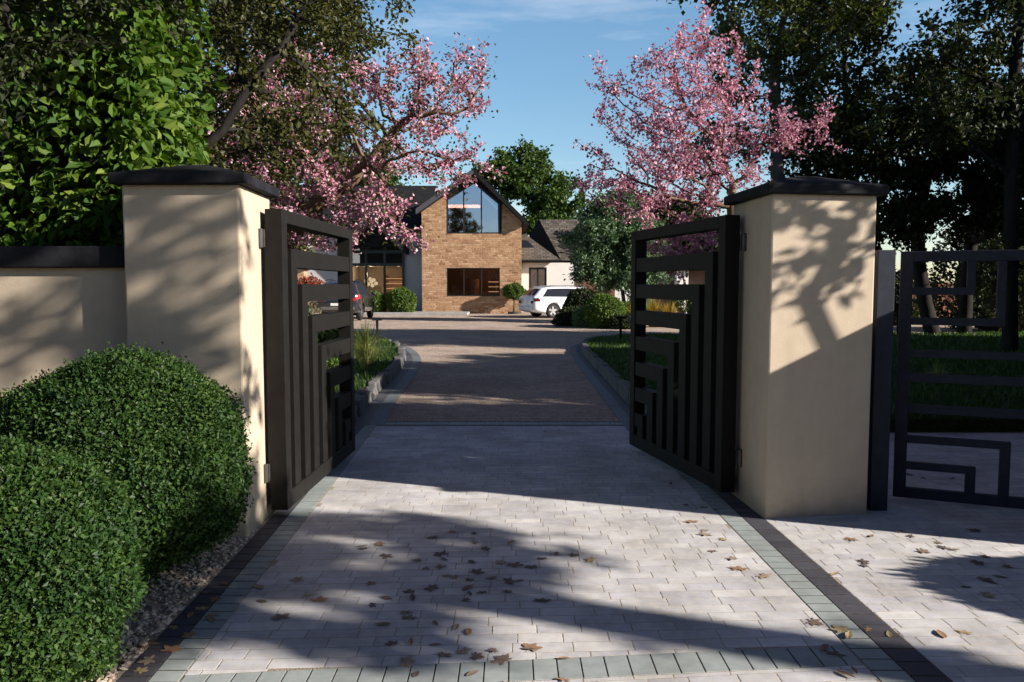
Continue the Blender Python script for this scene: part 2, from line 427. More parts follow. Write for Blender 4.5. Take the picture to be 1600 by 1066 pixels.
def add_twigs(nodes, par, rng, n=3, length=.3, up=.2, only_tips=True):
    kids = np.bincount(par[par >= 0], minlength=len(nodes))
    N = list(nodes); Pq = list(par)
    for i in range(len(nodes)):
        if par[i] < 0: continue
        if only_tips and kids[i] > 0 and rng.rand() > .35: continue
        d0 = nodes[i]-nodes[par[i]]; d0 = d0/(np.linalg.norm(d0)+1e-9)
        for _ in range(n):
            d = d0+rng.normal(0, .6, 3)+np.array([0,0,up]); d /= np.linalg.norm(d)
            l = length*rng.uniform(.5, 1.2)
            k = len(N); N.append(nodes[i]+d*l*.5); Pq.append(i)
            d2 = d+rng.normal(0, .25, 3)+np.array([0,0,up*.4]); d2 /= np.linalg.norm(d2)
            N.append(N[k]+d2*l*.5); Pq.append(k)
    return np.array(N), np.array(Pq)

def radii(nodes, par, Rroot, rtip, p=2.2):
    n = len(nodes); acc = np.zeros(n)
    for i in range(n-1, -1, -1):
        if acc[i] == 0: acc[i] = 1
        if par[i] >= 0: acc[par[i]] += acc[i]
    r = acc**(1/p); k = r[0]
    return rtip+(Rroot-rtip)*((r-1)/(k-1+1e-9))

def skeleton_mesh(name, nodes, par, rad, mat, sides=6, rmin=0.):
    V = []; F_ = []; ring = {}
    kids = {}
    for i, p in enumerate(par): kids.setdefault(int(p), []).append(i)
    main = {p: max(k, key=lambda j: rad[j]) for p, k in kids.items()}
    ang = [(math.cos(2*math.pi*t/sides), math.sin(2*math.pi*t/sides)) for t in range(sides)]
    def mk(c, d, r):
        d = Vector(d).normalized()
        a = d.cross(Vector((0,1,0.13)))
        if a.length < .1: a = d.cross(Vector((1,0,0)))
        a.normalize(); b = d.cross(a)
        s = len(V)
        for ca, sa in ang:
            V.append((c[0]+(a.x*ca+b.x*sa)*r, c[1]+(a.y*ca+b.y*sa)*r, c[2]+(a.z*ca+b.z*sa)*r))
        return s
    for i in range(len(nodes)):
        p = int(par[i])
        if p < 0 or rad[i] < rmin: continue
        d = nodes[i]-nodes[p]
        if p in ring and main.get(p) == i: s0 = ring[p]
        else: s0 = mk(nodes[p], d, min(rad[p], rad[i]*1.25) if par[p] >= 0 or main.get(p) != i else rad[p]*1.15)
        s1 = mk(nodes[i], d, rad[i]); ring[i] = s1
        for t in range(sides):
            u = (t+1) % sides
            F_.append((s0+t, s0+u, s1+u, s1+t))
    return quads_mesh(name, V, F_, mat, True)

def ell_pts(rng, ells):
    out = []
    for cx, cy, cz, rx, ry, rz, n in ells:
        v = unit(rng.normal(0, 1, (n, 3)))*(rng.rand(n, 1)**(1/2.4))
        out.append(v*np.array([rx,ry,rz])+np.array([cx,cy,cz]))
    return np.concatenate(out)

def grow(name, label, trunk, ells, seed, Rroot, leaf, group=None, cat='tree', bark='bark_dark', step=.3, infl=2.5, kill=.45, rtip=.006,
         twigs=(2,.35), wob=.15, crown_name='crown', sides=6, grav=(0,0,.05), rmin=0., extra=None):
    """leaf: dict mat,n(total),L,W,spread,thr,bend,six,droop"""
    rng = rs(seed)
    base = np.array(trunk[0], float)
    nodes, par = colonize(trunk, ell_pts(rng, ells), step, infl, kill, rng, wob, grav)
    nodes, par = add_twigs(nodes, par, rng, *twigs)
    rad = radii(nodes, par, Rroot, rtip)
    root = empty(name, tuple(base), label, cat, group)
    off = -base
    link(bpy.data.objects.new('trunk', skeleton_mesh('trunk', nodes+off, par, rad, M[bark], sides, rmin)), root)
    for k, lf in enumerate([leaf]+(extra or [])):
        thr = lf.get('thr', .02)
        e = np.where((par >= 0) & (rad < thr))[0]
        ln = np.linalg.norm(nodes[e]-nodes[par[e]], axis=1)
        pick = rng.choice(e, lf['n'], p=ln/ln.sum())
        t = rng.rand(lf['n'], 1)
        P = nodes[pick]*t+nodes[par[pick]]*(1-t)+rng.normal(0, lf['spread'], (lf['n'], 3))
        ax = unit(nodes[pick]-nodes[par[pick]])
        D = unit(rng.normal(0, 1, P.shape))+ax*.5+np.array([0,0,-lf.get('droop', .3)])
        N = rng.normal(0, .8, P.shape)+np.array([0,0,1.0])
        sc = rng.uniform(.65, 1.25, lf['n'])
        V, Q = leaf_arrays(P+off, D, N, lf['L']*sc, lf['W']*sc, lf.get('bend', .12), lf.get('six', False))
        link(bpy.data.objects.new(lf.get('name', crown_name), quads_mesh('leaves', V, Q, M[lf['mat']])), root)
    return root

def lump(v, seed, amp, freq):
    """cheap smooth bumps on a direction field"""
    rng = rs(seed); a = np.zeros(len(v))
    for _ in range(9):
        k = rng.normal(0, freq, 3); a += np.sin(v@k+rng.uniform(0, 6.28))
    return amp*a/3

def bush(name, label, loc, rad, seed, n, L, W, mat, group=None, cat='bush', amp=.05, freq=3., core=True, zmin=-.75, stem_h=0, squash=(1,1,1), stem_name='stems', inward=.12, flat=.9):
    """clipped or loose bush: leaves in a shell over a lumpy ellipsoid, on a few stems"""
    rng = rs(seed)
    root = empty(name, loc, label, cat, group)
    v = unit(rng.normal(0, 1, (n, 3)))
    v = v[v[:, 2] > zmin]; n = len(v)
    r = rad*(1+lump(v, seed, amp, freq)+lump(v, seed+5, amp*.5, freq*3))*(1-inward*rng.rand(n)**2+.03*rng.normal(0, 1, n))
    cz = rad*squash[2]*(-zmin)*.98+stem_h
    r = r*(1+(rng.rand(n) < .035)*rng.uniform(0, .075, n))
    P = v*r[:, None]*np.array(squash)+np.array([0,0,cz])
    D = unit(v*.8+rng.normal(0, flat, v.shape)); N = unit(v+rng.normal(0, .55, v.shape)+np.array([0,0,.35]))
    sc = rng.uniform(.6, 1.3, n)
    V, Q = leaf_arrays(P, D, N, L*sc, W*sc, .14)
    link(bpy.data.objects.new('foliage', quads_mesh('foliage', V, Q, M[mat])), root)
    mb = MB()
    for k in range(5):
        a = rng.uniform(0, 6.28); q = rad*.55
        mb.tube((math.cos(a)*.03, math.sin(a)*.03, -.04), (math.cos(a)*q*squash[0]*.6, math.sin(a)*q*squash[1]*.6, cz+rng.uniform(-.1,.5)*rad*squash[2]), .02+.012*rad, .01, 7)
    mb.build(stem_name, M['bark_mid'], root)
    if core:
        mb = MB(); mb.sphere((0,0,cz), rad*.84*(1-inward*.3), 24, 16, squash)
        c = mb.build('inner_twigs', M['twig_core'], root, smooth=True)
    return root

def tuft(name, label, loc, n, h, spread, mat, seed, width=.012, group=None, cat='grass clump', lean=.7):
    rng = rs(seed)
    root = empty(name, loc, label, cat, group)
    a = rng.uniform(0, 6.28, n); l = np.abs(rng.normal(0, lean, n)).clip(0, 1.4)
    hh = h*rng.uniform(.55, 1.15, n)
    P0 = np.stack([np.cos(a)*spread*.18*rng.rand(n), np.sin(a)*spread*.18*rng.rand(n), np.full(n, -.02)], 1)
    d1 = np.stack([np.cos(a)*l*.45, np.sin(a)*l*.45, np.ones(n)], 1)
    P1 = P0+unit(d1)*hh[:, None]*.55
    d2 = np.stack([np.cos(a)*l*1.5, np.sin(a)*l*1.5, .8-l*.7], 1)
    P2 = P1+unit(d2)*hh[:, None]*.5
    S = np.stack([-np.sin(a), np.cos(a), np.zeros(n)], 1)*width*.5
    V = np.stack([P0-S, P0+S, P1+S*.8, P1-S*.8, P2+S*.12, P2-S*.12], 1).reshape(-1, 3)
    b = np.arange(n)[:, None]*6
    Q = np.concatenate([b+np.array([[0,1,2,3]]), b+np.array([[3,2,4,5]])], 0)
    link(bpy.data.objects.new('blades', quads_mesh('blades', V, Q, M[mat])), root)
    return root

exec_parts = []
# ================================================================ SETTING
def sheet(name, pts, z, mat):
    me = mesh_from(name, [(x,y,z) for x,y in pts], [tuple(range(len(pts)))], mat)
    return struct(link(bpy.data.objects.new(name, me)))

sheet('ground', [(-400,-300),(400,-300),(400,500),(-400,500)], -.05, M['ground'])
sheet('road', [(-60,-12),(60,-12),(60,-1.2),(-60,-1.2)], -.03, M['asphalt'])

YL = [-1.2, 2.89, 4.68, 7.85, 8.68]
Lout = lambda y: np.interp(y, [-1.2,2.89,4.589,8.68], [-1.42,-1.506,-1.548,-1.72])
Lmid = lambda y: np.interp(y, [-1.2,2.89,4.774,7.852,8.68], [-1.28,-1.385,-1.455,-1.575,-1.595])
Lin  = lambda y: np.interp(y, [-1.2,2.94,5.496,8.68], [-1.15,-1.268,-1.345,-1.475])
Rin  = lambda y: np.interp(y, [-1.2,3.206,4.84,8.68], [1.47,1.397,1.366,1.285])
Rmid = lambda y: np.interp(y, [-1.2,3.206,4.84,8.68], [1.60,1.530,1.50,1.41])
Rout = lambda y: np.interp(y, [-1.2,3.194,4.813,9.03], [1.74,1.67,1.635,1.474])
SL = .0958                                    # slope of the cross strip
stripT = lambda x: 3.061+SL*x
stripB = lambda x: 2.895+SL*x

def blocks(name, rects, mat, h=.0, ch=.0010, depth=.03, seed=1, jit=.0001):
    """rects: (n,4,2) plan corners ccw; every block has a chamfered top, all in one paving mesh"""
    rng = rs(seed)
    q = np.asarray(rects, float); n = len(q)
    c = q.mean(1, keepdims=True)
    dlt = q-c; ln = np.linalg.norm(dlt, axis=2, keepdims=True)
    inner = c+dlt*(1-ch*1.4/np.maximum(ln, .012)).clip(.2)
    hz = h+rng.normal(0, jit, (n,1))+rng.normal(0, jit*.5, (n,4))
    V = np.concatenate([np.dstack([q, np.full((n,4,1), h-depth)]), np.dstack([q, (hz-ch*.7)[:,:,None]]), np.dstack([inner, hz[:,:,None]])], 1).reshape(-1,3)
    b = np.arange(n)[:, None]*12
    Q = [b+np.array([[8,9,10,11]])]
    for i in range(4):
        j = (i+1) % 4
        Q.append(b+np.array([[4+i,4+j,8+j,8+i]])); Q.append(b+np.array([[i,j,4+j,4+i]]))
    return struct(link(bpy.data.objects.new(name, quads_mesh(name, V, np.concatenate(Q, 0), mat))))

def paving(y_of, v0, v1, xl, xr, slope, seed, lo=None, hi=None, L=.195, W=.088, gap=.0052):
    """running bond rows along v=const (y = v + slope x), clamped between xl(y), xr(y) and lo(x), hi(x)"""
    rng = rs(seed); out = []
    r = 0; v = v0
    while v < v1:
        w = W*rng.uniform(.93, 1.07)
        ym = v+w/2
        x = -3-rng.uniform(0, L)
        x1 = 8.5
        while x < x1:
            l = L*rng.choice([.8,1,1,1.15,1.3])
            yc = v+w/2+slope*(x+l/2)
            a, b = float(xl(yc))+.004, float(xr(yc))-.004
            p0, p1 = max(x, a), min(x+l-gap, b)
            if p1-p0 > .025:
                ya0, ya1 = v+slope*p0, v+slope*p1
                yb0, yb1 = ya0+w-gap, ya1+w-gap
                if lo:
                    ya0, ya1 = max(ya0, lo(p0)), max(ya1, lo(p1)); 
                if hi:
                    yb0, yb1 = min(yb0, hi(p0)), min(yb1, hi(p1))
                if min(yb0-ya0, yb1-ya1) > .015:
                    cl = lambda xx, yy: min(max(xx, float(xl(yy))+.004), float(xr(yy))-.004)
                    e0, e1 = x, x+l-gap
                    out.append([(cl(e0,ya0),ya0),(cl(e1,ya1),ya1),(cl(e1,yb1),yb1),(cl(e0,yb0),yb0)])
            x += l
        v += w; r += 1
    return out

main = paving(None, 2.6, 9.0, Lin, Rin, .05, 3, lo=lambda x: stripT(x)+.006, hi=lambda x: 8.36)
main += paving(None, -1.3, 3.2, Lin, Rin, SL, 4, lo=lambda x: -1.2, hi=lambda x: stripB(x)-.006)
blocks('driveway_paving', main, M['paver'], .0006, seed=5)
side = paving(None, -1.3, 8.1, Rout, lambda y: 9.0, .04, 6, lo=lambda x: -1.2, hi=lambda x: 7.95)
blocks('footpath_paving', side, M['paver'], .0006, seed=7)
sheet('paving_bed', [(-1.75,-1.2),(9,-1.2),(9,8.02),(1.47,8.02),(1.47,8.42),(-1.75,8.42)], -.0002, M['joint'])

def strip(name, A, B, z, mat):
    """ribbon between two polylines"""
    n = len(A); V = [(x,y,z) for x,y in A]+[(x,y,z) for x,y in B]
    me = mesh_from(name, V, [(i,i+1,n+i+1,n+i) for i in range(n-1)], mat)
    return struct(link(bpy.data.objects.new(name, me)))
yy_ = list(np.linspace(-1.2,8.4,40))
strip('border_bed', [(float(Lin(y))-.002,y) for y in yy_], [(float(Lout(y)),y) for y in yy_], .0004, M['soil'])
strip('border_bed', [(float(Rout(y)),y) for y in yy_], [(float(Rin(y))+.002,y) for y in yy_], .0004, M['soil'])
strip('border_bed', [(-1.262,float(stripB(-1.262))+.002),(1.388,float(stripB(1.388))+.002)][::-1], [(-1.262,float(stripT(-1.262))-.002),(1.388,float(stripT(1.388))-.002)][::-1], .0004, M['soil'])
def rows(fa, fb, y0, y1, pitch, gap, seed, skip=None, pad=.003):
    out = []; y = y0; rng = rs(seed)
    while y < y1:
        ya, yb = y, min(y+pitch-gap, y1)
        out.append([(fa(ya)+pad,ya),(fb(ya)-pad,ya),(fb(yb)-pad,yb),(fa(yb)+pad,yb)]); y += pitch
    return out
lightb = rows(Lmid, Lin, -1.2, 8.4, .093, .009, 1)+rows(Rin, Rmid, -1.2, 8.4, .093, .009, 2)
x = float(Lin(2.95))+.01
while x < 1.39:
    l = .090
    xe = min(x+l, 1.392)
    lightb.append([(x,stripB(x)),(xe,stripB(xe)),(xe,stripT(xe)),(x,stripT(x))]); x += .096
blocks('pale_paving_border', lightb, M['border_light'], .002, seed=9)
darkb = rows(Lout, Lmid, -1.2, 8.4, .115, .009, 3)+rows(Rmid, Rout, -1.2, 8.4, .115, .009, 4)
blocks('dark_paving_border', darkb, M['border_dark'], .002, seed=11)

# cross course of setts where the pavers meet the gravel
cr = []
for y0, y1, pitch in ((8.37,8.44,.1),(8.60,8.66,.1)):
    x = float(Lin(8.5))
    while x < 1.285: cr.append([(x,y0),(min(x+pitch-.006,1.285),y0),(min(x+pitch-.006,1.285),y1),(x,y1)]); x += pitch
blocks('dark_cross_course', cr, M['border_dark'], .002, seed=12)
cr = []; x = float(Lin(8.5))
while x < 1.285: cr.append([(x,8.447),(min(x+.19,1.285),8.447),(min(x+.19,1.285),8.593),(x,8.593)]); x += .196
blocks('pale_cross_course', cr, M['border_light'], .002, seed=13)

# gravel drive and forecourt, one loose surface
sheet('gravel_drive', [(-1.75,8.42),(1.5,8.42),(1.6,12),(26,12),(32,20),(32,44.8),(-32,44.8),(-32,12),(-1.9,12)], -.006, M['gravel'])

def strip(name, A, B, z, mat):
    """ribbon between two polylines"""
    n = len(A); V = [(x,y,z) for x,y in A]+[(x,y,z) for x,y in B]
    me = mesh_from(name, V, [(i,i+1,n+i+1,n+i) for i in range(n-1)], mat)
    return struct(link(bpy.data.objects.new(name, me)))
def smooth(pts, k=3):
    pts = [np.array(p, float) for p in pts]
    for _ in range(k):
        q = [pts[0]]
        for a, b in zip(pts[:-1], pts[1:]): q += [a*.75+b*.25, a*.25+b*.75]
        pts = q+[pts[-1]]
    return [tuple(p) for p in pts]
def offset(pts, d):
    out = []
    for i in range(len(pts)):
        a = np.array(pts[max(i-1,0)]); b = np.array(pts[min(i+1,len(pts)-1)])
        t = b-a; t /= np.linalg.norm(t); out.append((pts[i][0]-t[1]*d, pts[i][1]+t[0]*d))
    return out
kerL = smooth([(-1.70,8.4),(-1.80,9.4),(-1.87,11),(-1.95,13),(-2.06,15),(-2.36,17.3),(-3.0,19.8),(-4.1,22.4),(-5.9,25.0),(-8.6,27.0),(-13,28.4),(-22,29)])
borL = offset(kerL, -.16); gravL = offset(kerL, -.33)
strip('dark_edge_course', kerL, borL, .003, M['border_dark'])
strip('pale_edge_course', borL, gravL, .003, M['border_shaded'])
kerR = smooth([(1.47,8.05),(1.475,9.0),(1.50,12),(1.53,16),(1.60,18.3),(1.78,19.8),(2.35,21.3),(3.2,22.1),(5,22.5),(12,23.0),(24,23.4)])
borR = offset(kerR, .13); gravR = offset(kerR, .27)
strip('dark_edge_course', borR, kerR, .003, M['border_dark'])
strip('pale_edge_course', gravR, borR, .003, M['border_shaded'])

def lawn_sheet(name, edge, rest, seed):
    poly = list(edge)+rest
    bm = bmesh.new()
    vs = [bm.verts.new((x,y,.13)) for x,y in poly]; bm.faces.new(vs)
    low = [bm.verts.new((x,y,-.04)) for x,y in poly]
    for i in range(len(vs)):
        j = (i+1) % len(vs); bm.faces.new((vs[i],low[i],low[j],vs[j]))
    me = bpy.data.meshes.new(name); bm.normal_update(); bm.to_mesh(me); bm.free(); me.materials.append(M['lawn'])
    return struct(link(bpy.data.objects.new(name, me)))
lawn_sheet('lawn', offset(kerL, .12), [(-22,6.1),(-1.9,6.1)][0:1]+[(-22,5.9),(-1.80,5.9),(-1.82,8.4)], 1)
lawn_sheet('lawn', offset(kerR, -.12), [(24,8.02),(1.60,8.02)], 2)

def inside(P, poly):
    poly = np.asarray(poly); x, y = P[:,0], P[:,1]; c = np.zeros(len(P), bool); n = len(poly)
    for i in range(n):
        x0,y0 = poly[i]; x1,y1 = poly[(i+1)%n]
        c ^= ((y0 > y) != (y1 > y)) & (x < (x1-x0)*(y-y0)/(y1-y0+1e-12)+x0)
    return c
def grass(name, edge, rest, zone, n, h, seed, z=.13):
    rng = rs(seed)
    # blades thin out with distance so that the near turf is dense
    P = np.stack([rng.uniform(zone[0],zone[1],n), zone[2]+(zone[3]-zone[2])*rng.rand(n)**1.5], 1)
    P = P[inside(P, list(edge)+rest)]; n = len(P)
    a = rng.uniform(0,6.28,n); l = rng.uniform(.1,.8,n)*h; hh = h*rng.uniform(.4,1.2,n); w = (.004+.0005*P[:,1])
    P0 = np.c_[P, np.full(n,z-.01)]; S = np.stack([-np.sin(a),np.cos(a),0*a],1)*w[:,None]
    T = P0+np.stack([np.cos(a)*l,np.sin(a)*l,hh],1); Mi = P0+np.stack([np.cos(a)*l*.3,np.sin(a)*l*.3,hh*.6],1)
    V = np.stack([P0-S,P0+S,Mi+S*.7,Mi-S*.7,T+S*.1,T-S*.1],1).reshape(-1,3); b = np.arange(n)[:,None]*6
    o = link(bpy.data.objects.new(name, quads_mesh(name, V, np.concatenate([b+np.array([[0,1,2,3]]), b+np.array([[3,2,4,5]])],0), M['grass'])))
    return tag(o, kind='stuff')
g1 = grass('grass', offset(kerL,.10), [(-22,5.9),(-1.80,5.9),(-1.80,8.4)], (-8,-1.5,6,26), 42000, .085, 1)
g1['label'] = 'short green turf on the raised bed left of the driveway'; g1['category'] = 'grass'
g2 = grass('grass', offset(kerR,-.10), [(24,8.02),(1.58,8.02)], (1.5,16,8,24), 60000, .085, 2)
g2['label'] = 'shaded dark turf on the raised lawn right of the driveway'; g2['category'] = 'grass'

# kerb stones, one by one
def kerb_stones(edge, start, end, length, h, mat, label, group, seed, jit, w=.15):
    rng = random.Random(seed)
    pts = [np.array(p) for p in edge]
    d = np.concatenate([[0], np.cumsum([np.linalg.norm(b-a) for a, b in zip(pts[:-1], pts[1:])])])
    arr = np.array(pts); s = start
    at_ = lambda t: np.array([np.interp(t, d, arr[:,0]), np.interp(t, d, arr[:,1])])
    while s < end:
        L = length*rng.uniform(.7, 1.3)
        a, b = at_(s), at_(s+L-.015); c = (a+b)/2; u = (b-a)/np.linalg.norm(b-a)
        ll = np.linalg.norm(b-a)/2; hh = h*rng.uniform(1-jit, 1+jit); ww = w*rng.uniform(1-jit, 1+jit)/2
        mb = MB(); bm = bmesh.new(); bmesh.ops.create_cube(bm, size=1)
        bmesh.ops.subdivide_edges(bm, edges=bm.edges[:], cuts=2, use_grid_fill=True)
        for v in bm.verts:
            v.co.x *= 2*ll; v.co.y *= 2*ww; v.co.z = (v.co.z+.5)*(hh+.04)-.04
            k = 1-.10*abs(v.co.x/ll)**4
            v.co.y *= k
            if v.co.z > hh*.4: v.co.y *= .86; v.co.x *= .97
            v.co += Vector((rng.gauss(0,.012*jit*3), rng.gauss(0,.012*jit*3), rng.gauss(0,.01*jit*3)))
        for f in bm.faces: f.smooth = True
        me = bpy.data.meshes.new('kerb_stone'); bm.to_mesh(me); bm.free(); me.materials.append(mat)
        o = link(bpy.data.objects.new('kerb_stone', me))
        n = np.array([-u[1], u[0]])
        o.location = (c[0]+n[0]*w*.45*(1 if mat is M['kerbstone'] else -1), c[1]+n[1]*w*.45*(1 if mat is M['kerbstone'] else -1), 0)
        o.rotation_euler = (0, 0, math.atan2(u[1], u[0])+rng.gauss(0, .03*jit))
        m = o.modifiers.new('bevel', 'BEVEL'); m.width = .012; m.segments = 2; m.limit_method = 'ANGLE'; m.angle_limit = R(50)
        tag(o, label, 'kerb stone', group)
        s += L
kerb_stones(kerL, .1, 13.0, .55, .165, M['kerbstone'], 'pale rough kerb stone edging the lawn on the left of the drive', 'kerb stones along the left lawn', 4, .25)
kerb_stones(kerR, .1, 20.0, .80, .165, M['granite'], 'dark shaded kerb stone edging the lawn on the right of the drive', 'kerb stones along the right lawn', 5, .08)

# gravel bed beneath the clipped bushes
sheet('planting_bed', [(-8,-1.2),(-1.44,-1.2),(-1.51,2.89),(-1.55,4.6),(-1.6,5.9),(-8,5.9)], -.010, M['bed_soil'])
def pebbles(n, seed):
    rng = rs(seed)
    P = np.stack([rng.uniform(-2.9,-1.5,n), rng.uniform(2.2,4.75,n)],1)
    P = P[P[:,0] < Lout(P[:,1])-.012]; n = len(P)
    base = np.array([(0,0,-1),(1,0,0),(.31,.95,0),(-.81,.59,0),(-.81,-.59,0),(.31,-.95,0),(0,0,1)], float)
    base[1:6,2] += .1
    s = rng.uniform(.007,.0155,(n,1,1))*np.array([1.25,.9,.62])
    a = rng.uniform(0,6.28,n); ca, sa = np.cos(a), np.sin(a)
    v = base[None]*s*(1+rng.normal(0,.16,(n,7,1)))
    tl = rng.normal(0,.35,(n,1)); v[:,:,2] += v[:,:,0]*tl
    x = v[:,:,0]*ca[:,None]-v[:,:,1]*sa[:,None]; y = v[:,:,0]*sa[:,None]+v[:,:,1]*ca[:,None]
    V = np.dstack([x+P[:,0:1], y+P[:,1:2], v[:,:,2]+rng.uniform(-.006,.012,(n,1))]).reshape(-1,3)
    T = []
    for i in range(5):
        j = (i+1) % 5; T += [(6,1+i,1+j),(0,1+j,1+i)]
    Q = (np.arange(n)[:,None,None]*7+np.array(T)[None]).reshape(-1,3)
    o = link(bpy.data.objects.new('gravel', quads_mesh('gravel', V, Q, M['pebble'], False)))
    tag(o, 'cream pebbles spread under the clipped bushes beside the drive', 'gravel', kind='stuff')
pebbles(16000, 3)

# raised pavement in front of the house
M['pave_house'] = simple('house_pavement_stone', (.30,.29,.28), .9, var=.2, scale=3, bump=.3)
mb = MB(); mb.box(-14,-2.3,40.6,42.9,-.04,.12); struct(mb.build('house_pavement', M['pave_house'], bevel=.02))

# ================================================================ GATE PILLARS AND WALLS
def pillar(name, label, plan, h, group='rendered gate pillars', seed=1):
    cx = sum(p[0] for p in plan)/4; cy = sum(p[1] for p in plan)/4
    root = empty(name, (cx,cy,0), label, 'pillar', group)
    loc = [(x-cx,y-cy) for x,y in plan]
    MB().prism(loc, -.03, h).build('shaft', M['stucco'], root, bevel=.012)
    def grow_poly(d):
        out = []
        for i in range(4):
            a = np.array(loc[i-1]); b = np.array(loc[i]); c = np.array(loc[(i+1)%4])
            u = (b-a)/np.linalg.norm(b-a); w = (c-b)/np.linalg.norm(c-b)
            out.append(tuple(b+(u-w)*d))
        return out
    o = grow_poly(.054); n = 4
    V = [(x,y,h) for x,y in o]+[(x,y,h+.060) for x,y in o]
    i_ = [(x*.16,y*.16) for x,y in o]
    V += [(x,y,h+.152) for x,y in i_]
    F_ = [(3,2,1,0)]+[(i,(i+1)%4,4+(i+1)%4,4+i) for i in range(4)]+[(4+i,4+(i+1)%4,8+(i+1)%4,8+i) for i in range(4)]+[(8,9,10,11)]
    MB().add(V, F_).build('cap', M['coping'], root, bevel=.008)
    return root
pillar('gate_pillar', 'tan rendered gate pillar behind the round box bushes, left of the drive', [(-2.258,4.60),(-1.575,4.585),(-1.600,5.25),(-2.272,5.27)], 2.085)
pillar('gate_pillar', 'tan rendered gate pillar between the drive gate and the pedestrian gate', [(1.632,4.985),(2.345,5.105),(2.30,5.79),(1.585,5.70)], 2.080)
pillar('gate_pillar', 'tan rendered gate pillar on the far side of the pedestrian gate', [(3.96,4.11),(4.66,4.20),(4.60,4.86),(3.90,4.78)], 1.86)

def garden_wall(name, label, x0, x1, y0, y1, h, rz=0, ox=0, oy=0):
    root = empty(name, (ox,oy,0), label, 'wall', 'rendered garden walls', rz)
    MB().box(x0,x1,y0,y1,-.03,h-.125).build('wall_face', M['stucco'], root, bevel=.006)
    MB().box(x0,x1,y0-.05,y1+.05,h-.125,h).build('coping', M['coping'], root, bevel=.008)
    return root
garden_wall('garden_wall', 'low tan rendered wall with dark coping, below the laurel hedge', -6.2,-2.29,4.72,4.95,1.735)
garden_wall('garden_wall', 'low tan rendered wall with dark coping, past the pedestrian gate', 0,11,0,.22,1.735, R(4), 4.67,4.40)

# ================================================================ GATES
def fbox(mb, u0, u1, z0, z1, t0, t1): mb.box(u0,u1,t0,t1,z0,z1)
def drive_gate(label, hinge, far, side, zb=.055, zt=1.985, th=.11):
    hx, hy = hinge; fx, fy = far
    L = math.hypot(fx-hx, fy-hy); rz = math.atan2(fy-hy, fx-hx)
    root = empty('drive_gate', (hx,hy,0), label, 'gate', 'pair of open drive gates', rz)
    m = M['metal']; T = (0, th) if side > 0 else (-th, 0)
    sw = .10
    MB().box(0,sw,T[0],T[1],zb,zt).build('stile', m, root, .004)
    MB().box(L-sw,L,T[0],T[1],zb,zt).build('stile', m, root, .004)
    MB().box(sw,L-sw,T[0]+.001,T[1]-.001,zt-.085,zt).build('top_rail', m, root, .004)
    MB().box(sw,L-sw,T[0]+.001,T[1]-.001,zb,zb+.11).build('bottom_rail', m, root, .004)
    n = 7; bz = .122; bu = .122
    pz = (zt-.085-zb-.11)/(n+.55); pu = (L-2*sw)/(n+.35)
    ins = .008
    for k in range(n):
        zc = zt-.085-pz*(k+1)+.012
        uc = sw+pu*(k+.72)
        z0, z1 = zc-bz*.5, zc+bz*.5; u0, u1 = uc-bu*.5, uc+bu*.5
        if k == 0: pass
        if k == n-1: u1 = min(u1, L-sw-.06)
        poly = [(u0,zb+.11),(u1,zb+.11),(u1,z0),(L-sw,z0),(L-sw,z1),(u0,z1)]
        MB().slab_y(poly, T[0]+ins, T[1]-ins).build('angled_bar', m, root, .003)
    for z in (.30, 1.80):
        hb = MB()
        out = -1 if side > 0 else 1
        y = T[0] if side > 0 else T[1]
        # knuckle sits against the pillar, strap laps on the end of the stile
        hb.box(-.012,.045, min(y, y+out*.045), max(y, y+out*.045), z-.055, z+.055)
        hb.tube((-.02, y+out*.024, z-.06), (-.02, y+out*.024, z+.06), .017, n=12)
        hb.build('hinge', M['steel'], root, .003)
    return root
# left leaf: pillar on its -x side; right leaf: pillar on its +x side
drive_gate('open left drive gate leaf of black stepped bars, dappled with sun near its hinges', (-1.558,5.0), (-1.492,6.87), -1)
drive_gate('open right drive gate leaf of black stepped bars, wholly in shade', (1.565,5.44), (1.18,7.15), 1)

MB().box(0,.118,0,.10,-.03,1.735).build('gate_post', M['metal_blue'], bevel=.005, loc=(2.392,5.17,0))
tag(bpy.data.objects['gate_post'], 'plain dark metal post between the right gate pillar and pedestrian gate', 'post')

def pedestrian_gate():
    ox, oy = 2.655, 5.40; ex, ey = 3.39, 5.07
    rz = math.atan2(ey-oy, ex-ox); L = 1.16
    root = empty('pedestrian_gate', (ox,oy,0), 'dark metal pedestrian gate of stepped square bars, standing ajar', 'gate', None, rz)
    m = M['metal_blue']; zb, zt = .035, 1.735; t = (0,.055); s = .078
    MB().box(0,s,*t,zb,zt).build('stile', m, root, .004)
    MB().box(L-s,L,*t,zb,zt).build('stile', m, root, .004)
    MB().box(s,L-s,t[0]+.001,t[1]-.001,zt-.07,zt).build('top_rail', m, root, .004)
    MB().box(s,L-s,t[0]+.001,t[1]-.001,zb,zb+.07).build('bottom_rail', m, root, .004)
    a, b = t[0]+.004, t[1]-.004
    w = .05
    # upper nested angles hanging from the top rail
    for u, z in ((.40,1.44),(.575,1.235),(.765,1.015)):
        MB().slab_y([(s,z),(u+w,z),(u+w,zt-.07),(u,zt-.07),(u,z+w),(s,z+w)], a, b).build('angled_bar', m, root, .003)
    for z in (.845,.63):
        MB().box(s,L-s,a,b,z,z+.058).build('cross_bar', m, root, .003)
    # lower nested angles standing on the bottom rail
    for u, z in ((.435,.33),(.63,.50)):
        zz = {.33:.235,.50:.42}[z]
        MB().slab_y([(u,zb+.07),(u+.06,zb+.07),(u+.06,zz+.05),(s,zz+.05),(s,zz),(u,zz)], a, b).build('angled_bar', m, root, .003)
    MB().box(.83,.90,a,b,zb+.07,.63).build('upright_bar', m, root, .003)
    return root
pedestrian_gate()
